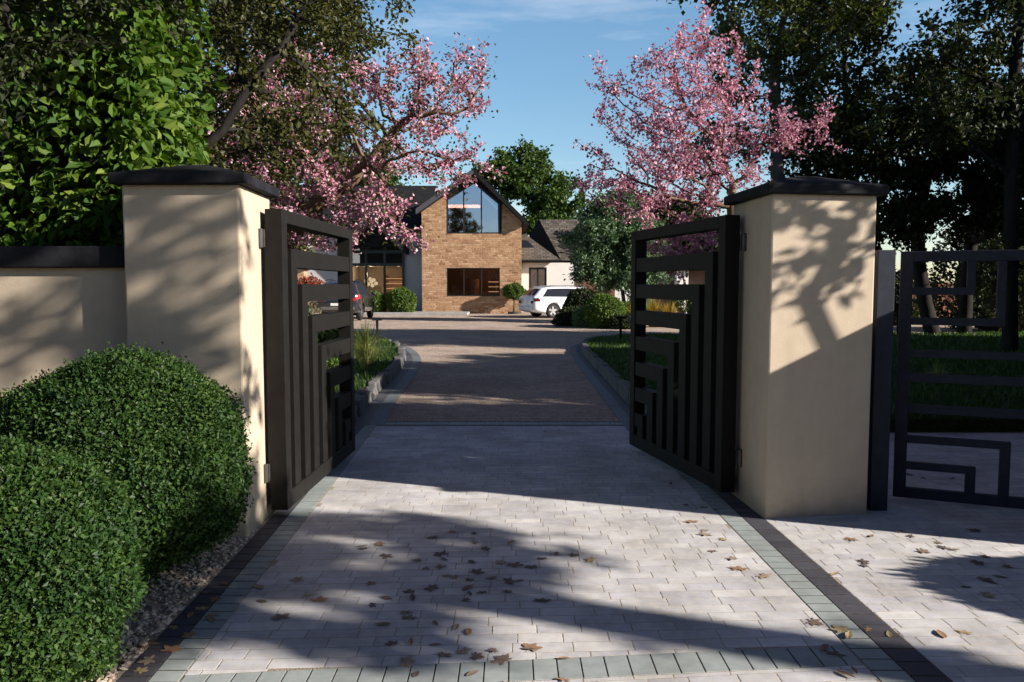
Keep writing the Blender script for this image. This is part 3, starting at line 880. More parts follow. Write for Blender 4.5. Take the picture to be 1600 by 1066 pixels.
# ================================================================ HOUSE
house = empty('house', (-2,45,0), 'honey brick gabled house with tall gable window, black roof and white wing', 'house')
HL = (2,-45,0)            # children are written in world numbers and shifted back
def hp(mb, name, mat, parent=None, bevel=0, smooth=False):
    o = mb.build(name, mat, parent or house, bevel, smooth)
    if parent is None: o.location = HL
    return o
bw = MB()
bw.slab_y([(-4.9,-.03),(.52,-.03),(.52,.94),(-4.9,.94)], 43, 43.3)
bw.slab_y([(-4.9,.94),(-3.566,.94),(-3.566,2.48),(-4.9,2.48)], 43, 43.3)
bw.slab_y([(-.664,.94),(.52,.94),(.52,2.48),(-.664,2.48)], 43, 43.3)
bw.slab_y([(-4.9,2.48),(.52,2.48),(.52,4.33),(-4.9,4.33)], 43, 43.3)
bw.slab_y([(-4.9,4.33),(-3.566,4.33),(-3.566,6.41),(-4.9,5.49)], 43, 43.3)
bw.slab_y([(-.664,4.33),(.52,4.33),(.52,4.96),(-.664,6.10)], 43, 43.3)
gr_ = MB(); gr_.slab_y([(-3.566,6.185),(-2.06,7.13),(-2.06,7.45),(-3.566,6.41)], 42.97, 43.3)
gr_.slab_y([(-2.06,7.13),(-.664,5.975),(-.664,6.10),(-2.06,7.45)], 42.97, 43.3); gr_.slab_y([(-.664,5.975),(-.52,5.85),(-.52,5.99),(-.664,6.12)],42.96,43.0); gr_.box(-.662,-.56,42.975,42.999,4.33,5.95)
bw.box(-4.9,-4.6,43.3,49,-.03,5.4); bw.box(.22,.52,43.3,49,-.03,4.9)
hp(bw, 'brick_wall', M['brick']); hp(gr_, 'gable_reveal', M['fascia'])
# rooms behind the glass
rm = MB(); rm.slab_y([(-4.6,0),(.22,0),(.22,4.9),(-2.06,7.2),(-4.6,5.5)], 46.8, 47.0); rm.box(-4.6,.22,43.3,46.8,2.95,3.25); rm.box(-4.6,.22,43.3,46.8,.0,.12)
hp(rm, 'room_shell', M['room_dark'])
rf = MB(); rf.slab_y([(-5.12,5.38),(-2.06,7.49),(-2.06,7.74),(-5.12,5.63)], 42.62, 50)
rf.slab_y([(-2.06,7.49),(.74,4.79),(.74,5.06),(-2.06,7.74)], 42.62, 50)
roof = hp(rf, 'gable_roof', M['slate'])
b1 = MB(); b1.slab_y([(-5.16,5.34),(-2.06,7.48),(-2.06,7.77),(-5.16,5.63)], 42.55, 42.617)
hp(b1, 'bargeboard', M['fascia_sunlit'])['label'] = 'bargeboard on the left slope, its sunlit grey put into the colour'
b2 = MB(); b2.slab_y([(-2.06,7.48),(.78,4.74),(.78,5.03),(-2.06,7.77)], 42.55, 42.617)
hp(b2, 'bargeboard', M['fascia'])
gt = MB(); gt.tube((.82,42.57,4.86),(.82,50,4.86),.07,n=8); hp(gt, 'gutter', M['fascia'])

def window(name, x0, x1, z0, z1, y, mull, fw=.06, glass='glass', shape=None, trans=None):
    f = MB()
    if shape is None:
        f.box(x0,x1,y,y+.09,z0,z0+fw); f.box(x0,x1,y,y+.09,z1-fw,z1)
        f.box(x0,x0+fw,y,y+.09,z0+fw,z1-fw); f.box(x1-fw,x1,y,y+.09,z0+fw,z1-fw)
        for m in mull: f.box(m-fw*.45,m+fw*.45,y+.004,y+.086,z0+fw,z1-fw)
        if trans: f.box(x0+fw,x1-fw,y+.006,y+.084,trans-fw*.4,trans+fw*.4)
        gp = [(x0+fw*.5,z0+fw*.5),(x1-fw*.5,z0+fw*.5),(x1-fw*.5,z1-fw*.5),(x0+fw*.5,z1-fw*.5)]
    else:
        n = len(shape); c = np.mean(shape, 0)
        inn = [tuple(c+(np.array(p)-c)*(1-fw*1.1/np.linalg.norm(np.array(p)-c)*1.35)) for p in shape]
        for i in range(n):
            j = (i+1) % n; f.slab_y([shape[i],shape[j],inn[j],inn[i]], y, y+.09)
        for m, zt in mull: f.box(m-fw*.45,m+fw*.45,y+.004,y+.086,z0+fw,zt)
        gp = inn
    w = hp(f, name, M['win_frame'])
    g = MB(); g.slab_y(gp, y+.04, y+.052); g.build('pane', M[glass], w)
    return w
window('window', -3.566,-.664,.94,2.48,43.06,(-2.62,-1.66))
window('gable_window', -3.566,-.664,4.33,7.13,43.06,((-2.62,6.70),(-1.66,6.72)), .075, 'glass_gable',
       [(-3.566,4.33),(-.664,4.33),(-.664,5.975),(-2.06,7.13),(-3.566,6.185)])
# main range to the left
mw = MB(); mw.box(-6.12,-4.9,45.0,45.25,-.03,4.75); mw.box(-6.12,-9.35,45.0,45.25,4.2,4.75)
hp(mw, 'rendered_wall', M['render_grey'])
mw = MB(); mw.box(-11.7,-9.35,45.0,45.25,-.03,4.75); hp(mw, 'rendered_wall', M['render_grey'])
mw = MB(); mw.box(-18,-13.0,45.0,45.25,-.03,4.75); hp(mw, 'rendered_wall', M['render_white'])
mw = MB(); mw.box(-13.0,-11.7,44.4,45.25,-.03,5.2); hp(mw, 'stone_pier', M['brick'])
mr = MB(); mr.add([(-18.5,44.4,4.62),(-4.7,44.4,4.62),(-4.7,49.5,7.5),(-18.5,49.5,7.5),(-18.5,44.4,4.80),(-4.7,44.4,4.80),(-4.7,49.5,7.72),(-18.5,49.5,7.72)],
    [(0,3,2,1),(4,5,6,7),(0,1,5,4),(1,2,6,5),(2,3,7,6),(3,0,4,7)])
mr.add([(-18.5,49.6,7.72),(-4.7,49.6,7.72),(-4.7,54,4.8),(-18.5,54,4.8)], [(0,1,2,3)])
hp(mr, 'main_roof', M['slate'])
bk = MB(); bk.box(-18,5.5,53.6,53.9,-.03,4.9); hp(bk, 'rear_wall', M['render_grey'])
# glazed entrance below a black gable
en = MB()
for xx in (-9.35,-8.35,-7.3,-6.24): en.box(xx,xx+.12,44.85,44.99,0,4.2)
for zz in (2.62,3.35): en.box(-9.23,-6.24,44.86,44.98,zz,zz+.17)
fr = hp(en, 'glazed_entrance', M['win_frame'])
g = MB(); g.box(-9.3,-6.2,44.91,44.92,.02,4.2); g.build('pane', M['glass'], fr)
cn = MB(); cn.slab_y([(-9.55,3.25),(-7.65,4.95),(-5.85,3.25),(-5.85,3.6),(-7.65,5.32),(-9.55,3.6)], 43.4, 45.0)
cn.slab_y([(-9.1,3.66),(-6.3,3.66),(-7.65,4.9)], 44.3, 44.5)
hp(cn, 'entrance_canopy', M['slate'])
hl = MB(); hl.box(-9.35,-6.1,48.6,48.8,0,4.4); hl.box(-9.35,-6.1,45.25,48.6,2.66,2.72); hl.box(-6.12,-6.0,45.26,48.6,0,2.66); hl.box(-9.5,-9.36,45.26,48.6,0,2.66)
hp(hl, 'hall_walls', M['room'])
# white wing on the right
ww = MB()
ww.box(.52,.98,46,46.25,-.03,2.85); ww.box(.98,2.02,46,46.25,-.03,.9); ww.box(.98,2.02,46,46.25,2.58,2.85); ww.box(2.02,3.62,46,46.25,-.03,2.85)
hp(ww, 'rendered_wall', M['render_white'])
window('window', .98,2.02,.9,2.58,46.06,(1.5,), .12)
wb = MB(); wb.box(.6,2.4,47.4,47.5,0,2.8); hp(wb, 'curtain', M['curtain'])
lr = MB()
lr.add([(.52,45.55,2.88),(2.78,45.55,2.88),(.60,50,4.75),(.52,50,4.75),(.52,45.55,3.02),(2.78,45.55,3.02),(.60,50,4.92),(.52,50,4.92)],
    [(0,3,2,1),(4,5,6,7),(0,1,5,4),(1,2,6,5),(2,3,7,6),(3,0,4,7)])
hp(lr, 'lean_to_roof', M['tiles'])
gt = MB(); gt.tube((.54,45.5,2.92),(2.84,45.5,2.92),.075,n=8); hp(gt, 'gutter', M['fascia'])
sk = MB(); 
def on_lean(x, t, lift): return (x, 45.55+4.45*t, 3.02+1.90*t+lift)
sk.add([on_lean(.56,.40,.05),on_lean(1.32,.40,.05),on_lean(.95,.62,.05),on_lean(.56,.66,.05),on_lean(.56,.40,-.02),on_lean(1.32,.40,-.02),on_lean(.95,.62,-.02),on_lean(.56,.66,-.02)],
    [(0,1,2,3),(0,4,5,1),(1,5,6,2),(2,6,7,3),(3,7,4,0)])
hp(sk, 'skylight', M['car_glass'])
# hipped roof behind the wing
hr = MB()
rL, rR = (1.75,51,5.75), (6.6,51,5.75)
hr.add([rL, rR, (2.95,47.3,3.02), (8.0,47.3,3.02), (.3,52.5,3.0), (8.0,54,3.0)], [(2,3,1,0),(4,2,0),(3,5,1),(5,4,0,1)])
hp(hr, 'hipped_roof', M['tiles'])
hr = MB(); hr.add([(1.70,51,5.80),(2.88,47.22,3.02),(2.88,47.22,2.84),(.2,52.5,2.8),(.2,52.5,3.0)], [(0,1,2),(0,2,3,4)]); hp(hr, 'slope_shade', M['fascia'])  # black sheet over the left slope, its shade put into the colour
gw = MB(); gw.box(3.62,8.0,47.6,47.85,-.03,3.0); hp(gw, 'garage_wall', M['render_white'])
gd = MB(); gd.box(3.75,6.2,47.5,47.595,0,2.35); hp(gd, 'garage_door', M['redbrick'])

# things inside the house, seen through its glass
lamp = empty('pendant_lamp', (-8.3,46.6,1.75), 'cluster of glowing round glass pendants in the entrance hall', 'lamp')
mb = MB()
for dx, dy, dz in ((-.30,0,.05),(-.08,.1,.16),(.14,0,.10),(-.18,-.1,-.14),(.05,.05,-.22),(.26,.1,-.10),(-.34,.15,-.25),(.02,-.12,.0)):
    mb.sphere((dx,dy,dz), .115, 12, 8)
mb.build('globe', M['globe'], lamp, smooth=True)
mb = MB(); mb.tube((0,0,.12),(0,0,.9),.012,n=6); mb.build('cord', M['win_frame'], lamp)
sh = empty('shelf_unit', (-7.05,48.2,.0), 'oak shelf unit with warm strip lighting in the entrance hall', 'shelf')
mb = MB(); mb.box(-.75,-.70,-.2,.2,0,2.2); mb.box(.55,.60,-.2,.2,0,2.2)
for k in range(7): mb.box(-.70,.55,-.2,.2,.15+k*.3,.19+k*.3)
mb.build('carcass', M['oak'], sh)
mb = MB()
for k in range(7): mb.box(-.68,.53,-.195,.15,.131+k*.3,.148+k*.3)
mb.build('light_strip', M['shelf_glow'], sh)
for i, (x, y) in enumerate(((-9.0,45.9),(-8.2,45.9),(-7.4,45.9),(-6.6,45.9))):
    s_ = MB(); s_.tube((0,0,-.02),(0,0,0),.06,n=12); o = s_.build('ceiling_spot', M['spot'], loc=(x,y,2.655))
    tag(o, 'small warm round spotlight in the entrance hall ceiling', 'ceiling light', 'entrance hall ceiling spotlights')
ls = MB(); ls.box(-.95,.95,-.05,.05,-.09,.09); o = ls.build('strip_lamp', M['strip'], loc=(-2.75,45.0,6.0), bevel=.03)
tag(o, 'long glowing orange strip lamp behind the gable window', 'lamp')
vb = MB()
prof = [(.10,0),(.17,.12),(.20,.3),(.16,.5),(.10,.58),(.12,.64)]
V = []; F_ = []
for r, z in prof: V += [(r*math.cos(a*math.pi/8), r*math.sin(a*math.pi/8), z) for a in range(16)]
for j in range(len(prof)-1):
    for i in range(16): F_.append((j*16+i, j*16+(i+1)%16, (j+1)*16+(i+1)%16, (j+1)*16+i))
F_.append(tuple(range(16))[::-1])
vb.add(V, F_); o = vb.build('vase', M['vase'], loc=(-2.5,43.75,4.34), smooth=True)
tag(o, 'coral red vase standing inside the gable window', 'vase')
fl2 = MB(); fl2.box(-4.6,.22,43.3,46.8,4.2,4.33); hp(fl2, 'upper_floor', M['room_dark'])
cp = MB(); cp.tube((0,0,0),(0,0,1.75),.30,n=16); o = cp.build('oak_column', M['oak'], loc=(-2.15,44.6,.12), smooth=False)
tag(o, 'round oak clad column behind the ground floor brick window', 'column')
sh = empty('shelf_unit', (-.95,45.4,.9), 'small shelf with warm lit bays behind the ground floor brick window', 'shelf')
mb = MB()
for k in range(4): mb.box(-.45,.45,-.15,.15,k*.28,k*.28+.03)
mb.build('carcass', M['oak'], sh)
mb = MB()
for k in range(1,4): mb.box(-.4,.4,-.14,.12,k*.28-.018,k*.28-.003)
mb.build('light_strip', M['shelf_glow'], sh)

def lamp_light(name, loc, watt, col, r=.12):
    l = bpy.data.lights.new(name, 'POINT'); l.energy = watt; l.color = col; l.shadow_soft_size = r
    o = link(bpy.data.objects.new(name, l)); o.location = loc
lamp_light('pendant_light', (-8.2,46.3,2.2), 42, (1,.72,.42))
lamp_light('room_fill', (-1.6,44.4,2.72), 26, (1,.50,.25))  # added unseen lamp that brightens the room behind the brick window
# far garden room and fence on the right
gr = empty('garden_room', (9.5,41,0), 'low garden room with open front painted as dark shade, and pale corner pier', 'garden room')
mb = MB(); mb.box(-1.6,2.6,.6,2.6,-.03,2.3); mb.build('front_shade', M['room_dark'], gr)  # solid dark block painted as the shade of an open front
mb = MB(); mb.box(-.95,-.35,-.05,.55,-.03,2.3); mb.build('pier', M['render_white'], gr)
mb = MB(); mb.box(-1.9,2.9,-.3,2.8,2.31,2.5); mb.build('flat_roof', M['fascia'], gr)
fn = empty('board_fence', (19,34,0), 'red brown close-boarded garden fence beyond the far path', 'fence')
mb = MB()
for k in range(62): mb.box(-4.65+k*.15,-4.65+k*.15+.143,(k%2)*.012,.02+(k%2)*.012,.04,1.60)
mb.build('boards', M['fence_wood'], fn)
mb = MB(); mb.box(-4.7,4.7,-.02,.06,1.605,1.66); mb.build('capping_rail', M['fence_wood'], fn)
for k in range(5):
    mb = MB(); mb.box(-4.6+k*2.25,-4.5+k*2.25,.035,.14,-.03,1.6); mb.build('fence_post', M['fence_wood'], fn)

# ================================================================ CARS
def car(name, label, loc, rz, P, paint, wheel_x, wr=.335, tail='tail', plate=True, lower=None):
    root = empty(name, loc, label, 'car', None, rz)
    xs = np.array(P['x']); L = xs[-1]
    fx = np.unique(np.concatenate([xs, np.linspace(.0, L, 46)]))
    def sm(k): return lambda x: np.interp(x, xs, P[k])
    zb, zl, zr, w, wrf = sm('zb'), sm('belt'), sm('roof'), sm('w'), sm('wroof')
    def sec(x):
        b, l, r, ww, wt = float(zb(x)), float(zl(x)), float(zr(x)), float(w(x)), float(wrf(x))
        m = lambda t: (ww*.955*(1-t)+wt*t, l*(1-t)+(r-.06*min(1,(r-l)/.2))*t)
        q = [(0,b),(ww*.72,b),(ww*.93,b+.05),(ww*.985,b+.16),(ww,b+(l-b)*.55),(ww*.99,l-.07),(ww*.955,l)]
        q += [m(.33), m(.66), m(1.0), (wt*.86, r-.018*min(1,(r-l)/.2)), (wt*.5, r), (0, r+.006)]
        return q
    S = [sec(x) for x in fx]; ns = len(S[0])
    V = []; F_ = []
    for x, q in zip(fx, S):
        V += [(x, -y, z) for y, z in q]+[(x, y, z) for y, z in q[-2:0:-1]]
    m = 2*ns-2
    for i in range(len(fx)-1):
        for j in range(m):
            k = (j+1) % m; F_.append((i*m+j, i*m+k, (i+1)*m+k, (i+1)*m+j))
    F_.append(tuple(range(m))[::-1]); F_.append(tuple((len(fx)-1)*m+j for j in range(m)))
    me = mesh_from('body', V, F_, paint, True)
    body = bpy.data.objects.new('body', me); C.objects.link(body)
    cut = MB()
    for wx in wheel_x:
        for s in (-1, 1): cut.tube((wx, s*.58, wr), (wx, s*1.2, wr), wr+.045, n=28)
    cme = mesh_from('cut', cut.V, cut.F, M['tyre']); co = bpy.data.objects.new('cut', cme); C.objects.link(co)
    md = body.modifiers.new('b', 'BOOLEAN'); md.operation = 'DIFFERENCE'; md.object = co; md.solver = 'EXACT'
    dg = bpy.context.evaluated_depsgraph_get()
    new = bpy.data.meshes.new_from_object(body.evaluated_get(dg)); body.modifiers.clear(); body.data = new; new.name = 'body'
    bpy.data.objects.remove(co)
    if paint.name not in [mm.name for mm in new.materials if mm]: new.materials.append(paint)
    body.parent = root
    # glass patches on the surface
    def pt(x, s, lift):
        q = sec(x); i = int(s); t = s-i; i2 = min(i+1, ns-1)
        y = q[i][0]*(1-t)+q[i2][0]*t; z = q[i][1]*(1-t)+q[i2][1]*t
        dy, dz = q[i2][0]-q[i][0], q[i2][1]-q[i][1]; n_ = math.hypot(dy, dz)+1e-9
        return y+dz/n_*lift, z-dy/n_*lift
    def patch(pname, x_lo, x_hi, s0, s1, mat, side, lift=.008, nx=10, nsn=5):
        V = []; F_ = []
        for i in range(nx+1):
            for j in range(nsn+1):
                s = s0+(s1-s0)*j/nsn; f = j/nsn
                x = (x_lo[0]*(1-f)+x_lo[1]*f)*(1-i/nx)+(x_hi[0]*(1-f)+x_hi[1]*f)*(i/nx)
                y, z = pt(x, s, lift); V.append((x, side*y, z))
        for i in range(nx):
            for j in range(nsn):
                a = i*(nsn+1)+j; q = (a, a+nsn+1, a+nsn+2, a+1); F_.append(q if side < 0 else q[::-1])
        MBx = MB(); MBx.V = V; MBx.F = F_
        return MBx.build(pname, mat, root, smooth=True)
    for s in (-1, 1):
        for a, b in P['side_glass']: patch('side_window', a, b, 6.25, 8.75, M['car_glass'], s)
        patch('tail_light', (-.005,-.005), (.30,.22), 4.55, 5.7, M[tail] if s < 0 else M['tail'], s, .012)
    # rear screen and windscreen over the sloping ends of the roof
    for nm, (x0, x1) in (('rear_window', P['rear_glass']), ('windscreen', P['front_glass'])):
        V = []; F_ = []; n = 8; mny = 8
        for i in range(n+1):
            x = x0+(x1-x0)*i/n; q = sec(x)
            for j in range(mny+1):
                y = (j/mny*2-1)*q[10][0]*.97
                z = np.interp(abs(y), [0, q[11][0], q[10][0]], [q[12][1], q[11][1], q[10][1]])
                sgn = -1 if nm == 'rear_window' else 1
                V.append((x+sgn*.007, y, z+.007))
        for i in range(n):
            for j in range(mny):
                a = i*(mny+1)+j; F_.append((a, a+mny+1, a+mny+2, a+1))
        g = MB(); g.V = V; g.F = F_; g.build(nm, M['car_glass'], root, smooth=True)
    w0 = float(w(0)); l0 = float(zl(0))
    for s in (-1, 1):
        mb = MB(); mb.box(-.02,.02,*sorted((s*w0*.66,s*w0*.99)), l0-.25, l0-.12); mb.build('tail_lamp_cluster', M[tail] if s < 0 else M['tail'], root, .015)
    if plate:
        mb = MB(); mb.box(-.025,-.004,-.26,.26,l0-.44,l0-.33); mb.build('number_plate', M['plate'], root)
    mb = MB(); mb.box(-.05,.14,-w0*.93,w0*.93,float(zb(0))+.02,float(zb(0))+.17); mb.build('rear_bumper', lower or paint, root, .03)
    if P.get('rails'):
        for s in (-1, 1):
            mb = MB()
            for a, b in zip(P['rails'][:-1], P['rails'][1:]):
                za, zb_ = float(zr(a))+.03, float(zr(b))+.03
                mb.tube((a, s*float(wrf(a))*.93, za), (b, s*float(wrf(b))*.93, zb_), .018, n=6)
            mb.build('roof_rail', M['chrome'] if paint is M['car_white'] else M['fascia'], root)
    for s in (-1, 1):
        mb = MB(); mb.sphere((P['mirror'], s*(float(w(P['mirror']))+.09), float(zl(P['mirror']))+.06), .1, 10, 7, (.7,1.1,.7)); mb.build('door_mirror', paint, root, smooth=True)
    for wx in wheel_x:
        for s in (-1, 1):
            wo = empty_part('wheel', root, (wx, s*.80, wr))
            t = MB(); n = 32
            prof = [(-.10,wr*.66),(-.11,wr*.9),(-.07,wr),(.07,wr),(.11,wr*.9),(.10,wr*.66)]
            V = []; F_ = []
            for yy, rr in prof: V += [(rr*math.cos(2*math.pi*k/n), yy, rr*math.sin(2*math.pi*k/n)) for k in range(n)]
            for j in range(len(prof)-1):
                for k in range(n): F_.append((j*n+k, j*n+(k+1)%n, (j+1)*n+(k+1)%n, (j+1)*n+k))
            t.add(V, F_).build('tyre', M['tyre'], wo, smooth=True)
            r_ = MB(); o = s*.075
            for k in range(5):
                a = 2*math.pi*k/5+.3
                ca, sa = math.cos(a), math.sin(a)
                hw = .035
                pts = []
                for rr, hh in ((.05,hw*1.2),(wr*.66,hw*1.5)):
                    for sg in (-1,1): pts.append((rr*ca-sg*hh*sa, rr*sa+sg*hh*ca))
                V = [(x,o,z) for x,z in pts]+[(x,o-s*.03,z) for x,z in pts]
                r_.add(V, [(0,1,3,2),(4,6,7,5),(0,2,6,4),(1,5,7,3)])
            r_.tube((0,o-s*.02,0),(0,o+s*.012,0),.065,n=14)
            for k in range(28):
                a, b = 2*math.pi*k/28, 2*math.pi*(k+1)/28; r1, r2 = wr*.63, wr*.69
                r_.add([(r1*math.cos(a),o,r1*math.sin(a)),(r2*math.cos(a),o+s*.012,r2*math.sin(a)),(r2*math.cos(b),o+s*.012,r2*math.sin(b)),(r1*math.cos(b),o,r1*math.sin(b))], [(0,1,2,3)])
            r_.build('rim', M['rim'], wo)
            d_ = MB(); d_.tube((0,s*.02,0),(0,s*.03,0),wr*.66,n=24); d_.build('brake_disc', M['steel'], wo)
    return root
def empty_part(name, parent, loc):
    o = bpy.data.objects.new(name, None); o.empty_display_size = .1; o.location = loc
    return link(o, parent)

estate = dict(x=[0,.06,.16,.34,.52,.75,1.2,1.9,2.6,3.0,3.3,3.75,4.2,4.6,4.80,4.88],
    zb=[.34,.30,.27,.24,.22,.21,.2,.2,.2,.2,.2,.2,.2,.22,.28,.36],
    belt=[.93,.95,.96,.965,.965,.96,.95,.94,.93,.92,.91,.90,.87,.80,.70,.60],
    roof=[.96,1.00,1.10,1.27,1.40,1.45,1.475,1.48,1.46,1.41,1.30,1.05,.93,.86,.76,.64],
    w=[.76,.83,.87,.90,.91,.915,.92,.92,.92,.92,.915,.91,.90,.86,.76,.62],
    wroof=[.68,.72,.70,.68,.66,.655,.65,.65,.65,.65,.66,.72,.74,.72,.66,.55],
    side_glass=[((.42,.78),(2.38,2.38)),((2.42,2.42),(3.52,3.0))], rear_glass=(.12,.46), front_glass=(3.15,3.72), rails=[.7,1.2,1.9,2.6,3.0], mirror=3.35)
car('estate_car', 'white estate car parked beside the brick gable, facing right', (.66,37.3,0), R(26), estate, M['car_white'], (.98,3.85))
suv = dict(x=[0,.06,.16,.34,.52,.80,1.2,1.9,2.6,3.0,3.3,3.75,4.2,4.55,4.72,4.80],
    zb=[.45,.40,.36,.32,.30,.28,.28,.28,.28,.28,.28,.28,.28,.3,.36,.45],
    belt=[1.10,1.13,1.15,1.15,1.14,1.12,1.11,1.10,1.09,1.08,1.07,1.06,1.02,.94,.84,.72],
    roof=[1.13,1.20,1.32,1.50,1.62,1.70,1.74,1.75,1.72,1.66,1.52,1.22,1.10,1.02,.92,.76],
    w=[.80,.88,.92,.95,.96,.965,.97,.97,.97,.97,.965,.96,.94,.90,.80,.66],
    wroof=[.72,.76,.74,.72,.70,.69,.68,.68,.68,.68,.69,.76,.78,.76,.7,.58],
    side_glass=[((.45,.80),(1.35,1.35)),((1.41,1.41),(2.40,2.40)),((2.46,2.46),(3.52,3.0))], rear_glass=(.12,.48), front_glass=(3.15,3.72), rails=[.75,1.2,1.9,2.6,3.0], mirror=3.35)
car('family_suv', 'dark navy car with lit red tail lamp, half hidden behind the left gate', (-7.45,33.5,0), R(91), suv, M['car_dark'], (.95,3.75), .37, 'tail_lit', True, M['car_grey'])

# ================================================================ PATH LIGHTS
for x, y, z, rz, lab in ((-3.24,18.9,.13,8,'black T-shaped path light on the left lawn, nearest the pale kerb stones'),
                 (-4.5,22.2,.13,8,'black T-shaped path light at the left gate edge, below the navy car'),
                 (2.75,19.9,.13,-6,'black T-shaped path light on the right lawn, below the round green bush'),
                 (10.7,21.8,.13,-20,'black T-shaped path light on the lawn seen beside the plain metal post')):
    b = empty('path_light', (x,y,z), lab, 'path light', 'black path lights', R(rz))
    mb = MB(); mb.box(-.03,.03,-.03,.03,-.05,.54); mb.build('post', M['fascia'], b, .004)
    mb = MB(); mb.box(-.115,.115,-.045,.045,.541,.60); mb.build('light_head', M['fascia'], b, .006)
# ================================================================ HEDGES AND CLIPPED BUSHES
def hedge(name, label, x0, x1, y0, y1, z0, z1, n, L, W, mat, seed, rz=0, loc=(0,0,0), six=True, inward=.22):
    rng = rs(seed)
    root = empty(name, loc, label, 'hedge', None, rz)
    A = np.array([(x1-x0)*(z1-z0), (y1-y0)*(z1-z0), (y1-y0)*(z1-z0), (x1-x0)*(y1-y0)*.7])
    f = rng.choice(4, n, p=A/A.sum())
    u, v = rng.rand(n), rng.rand(n)
    P = np.zeros((n,3)); N = np.zeros((n,3))
    m = f == 0; P[m] = np.c_[x0+(x1-x0)*u[m], np.full(m.sum(),y0), z0+(z1-z0)*v[m]]; N[m] = (0,-1,0)
    m = f == 1; P[m] = np.c_[np.full(m.sum(),x1), y0+(y1-y0)*u[m], z0+(z1-z0)*v[m]]; N[m] = (1,0,0)
    m = f == 2; P[m] = np.c_[np.full(m.sum(),x0), y0+(y1-y0)*u[m], z0+(z1-z0)*v[m]]; N[m] = (-1,0,0)
    m = f == 3; P[m] = np.c_[x0+(x1-x0)*u[m], y0+(y1-y0)*v[m], np.full(m.sum(),z1)]; N[m] = (0,0,1)
    dep = inward*rng.rand(n)**1.3-.04
    dep += lump(P, seed, .07, 2.2)+lump(P, seed+1, .04, 5)
    P = P-N*dep[:,None]
    D = unit(N*.55+rng.normal(0,.75,(n,3))+np.array([0,0,-.15]))
    NN = unit(N*.75+rng.normal(0,.5,(n,3))+np.array([0,0,.55]))
    sc = rng.uniform(.55,1.2,n)
    V, Q = leaf_arrays(P, D, NN, L*sc, W*sc, .11, six)
    link(bpy.data.objects.new('foliage', quads_mesh('foliage', V, Q, M[mat])), root)
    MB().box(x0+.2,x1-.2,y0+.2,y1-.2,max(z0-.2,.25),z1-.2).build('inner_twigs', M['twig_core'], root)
    mb = MB()
    for k in range(int((x1-x0)*2)):
        xx = x0+.3+k*.5
        if xx < x1-.2: mb.tube((xx+rng.uniform(-.1,.1),(y0+y1)/2,-.05),(xx,(y0+y1)/2,z0+.6),.035,.02,7)
    mb.build('stems', M['bark_dark'], root)
    return root
hedge('laurel_hedge', 'tall glossy bright green laurel hedge standing above the low left wall', -5.6,-2.40,5.12,6.4,1.25,4.7, 21000, .098,.060, 'leaf_hedge', 21)
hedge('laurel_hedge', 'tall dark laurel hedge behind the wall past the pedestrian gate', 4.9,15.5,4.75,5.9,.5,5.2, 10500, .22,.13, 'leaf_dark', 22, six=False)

bush('clipped_bush', 'large clipped round box bush in front of the left gate pillar', (-1.965,3.92,0), .615, 31, 118000, .021,.0135, 'leaf_box', 'clipped round box bushes', amp=.05, freq=4.5, flat=1.2, squash=(1,1,.89), zmin=-.97, stem_h=.08)
bush('clipped_bush', 'smaller clipped round box bush at the lower left corner', (-1.88,2.80,0), .47, 32, 88000, .021,.0135, 'leaf_box', 'clipped round box bushes', amp=.05, freq=4.5, flat=1.2, squash=(1,1,.98), zmin=-.95, stem_h=.02)
bush('clipped_bush', 'clipped box bush opposite, standing on the pale paving', (4.75,3.02,0), .62, 33, 12000, .06,.042, 'leaf_box', 'clipped round box bushes', amp=.02, freq=4, flat=1.1)

hedge('shade_hedge', 'unseen tall dark hedge added to shade the right-hand garden', 0,15,0,1.0,.3,4.4, 7000, .26,.16, 'leaf_dark', 23, rz=R(90), loc=(15.6,5.2,0), six=False)  # unseen, added to keep low sun off the right lawn
hedge('shade_hedge', 'unseen tall dark hedge added behind the viewpoint to block sky light', -26,16,0,1.6,.3,7.6, 9000, .5,.32, 'leaf_dark', 24, loc=(0,-15,0), six=False)  # unseen, added to cut sky light on the front faces

# ================================================================ TREES
CH = dict(mat='blossom', n=14500, L=.054, W=.046, spread=.038, thr=.017, bend=.22, droop=.0, name='blossom')
grow('cherry_tree', 'pink blossoming cherry tree with leaning trunk behind the left gate',
     [(-3.7,11.0,.1),(-3.62,11.0,.7),(-3.4,11,1.4),(-3.1,10.95,2.1),(-2.75,10.9,2.55),(-2.3,10.9,2.85),(-1.95,10.9,3.15),(-1.7,10.9,3.5)],
     [(-2.7,11,3.6,1.35,1.4,1.15,260),(-1.25,10.8,4.0,.85,1.0,.55,140),(-.55,10.7,4.25,.35,.5,.35,40),(-1.0,10.5,3.15,.65,.7,.28,90),(-.45,10.4,3.1,.3,.3,.2,24),(-1.85,10.4,2.5,.6,.7,.34,62),(-1.35,10.3,2.1,.25,.3,.14,10),(-2.9,10.5,2.8,.9,.6,.5,110),(-3.7,10.9,2.8,.8,1,.8,90),(-2.6,10.7,2.3,.9,.6,.4,60)],
     41, .125, CH, 'cherry trees flanking the drive', bark='bark_pale', step=.22, infl=1.4, kill=.26, twigs=(2,.30), wob=.22, rtip=.0035,
     extra=[dict(mat='leaf_olive', n=6000, L=.06, W=.035, spread=.09, thr=.03, name='young_leaves')])
CH2 = dict(CH); CH2['mat'] = 'blossom_deep'; CH2['n'] = 12500; CH2['L'] = .054; CH2['spread'] = .042
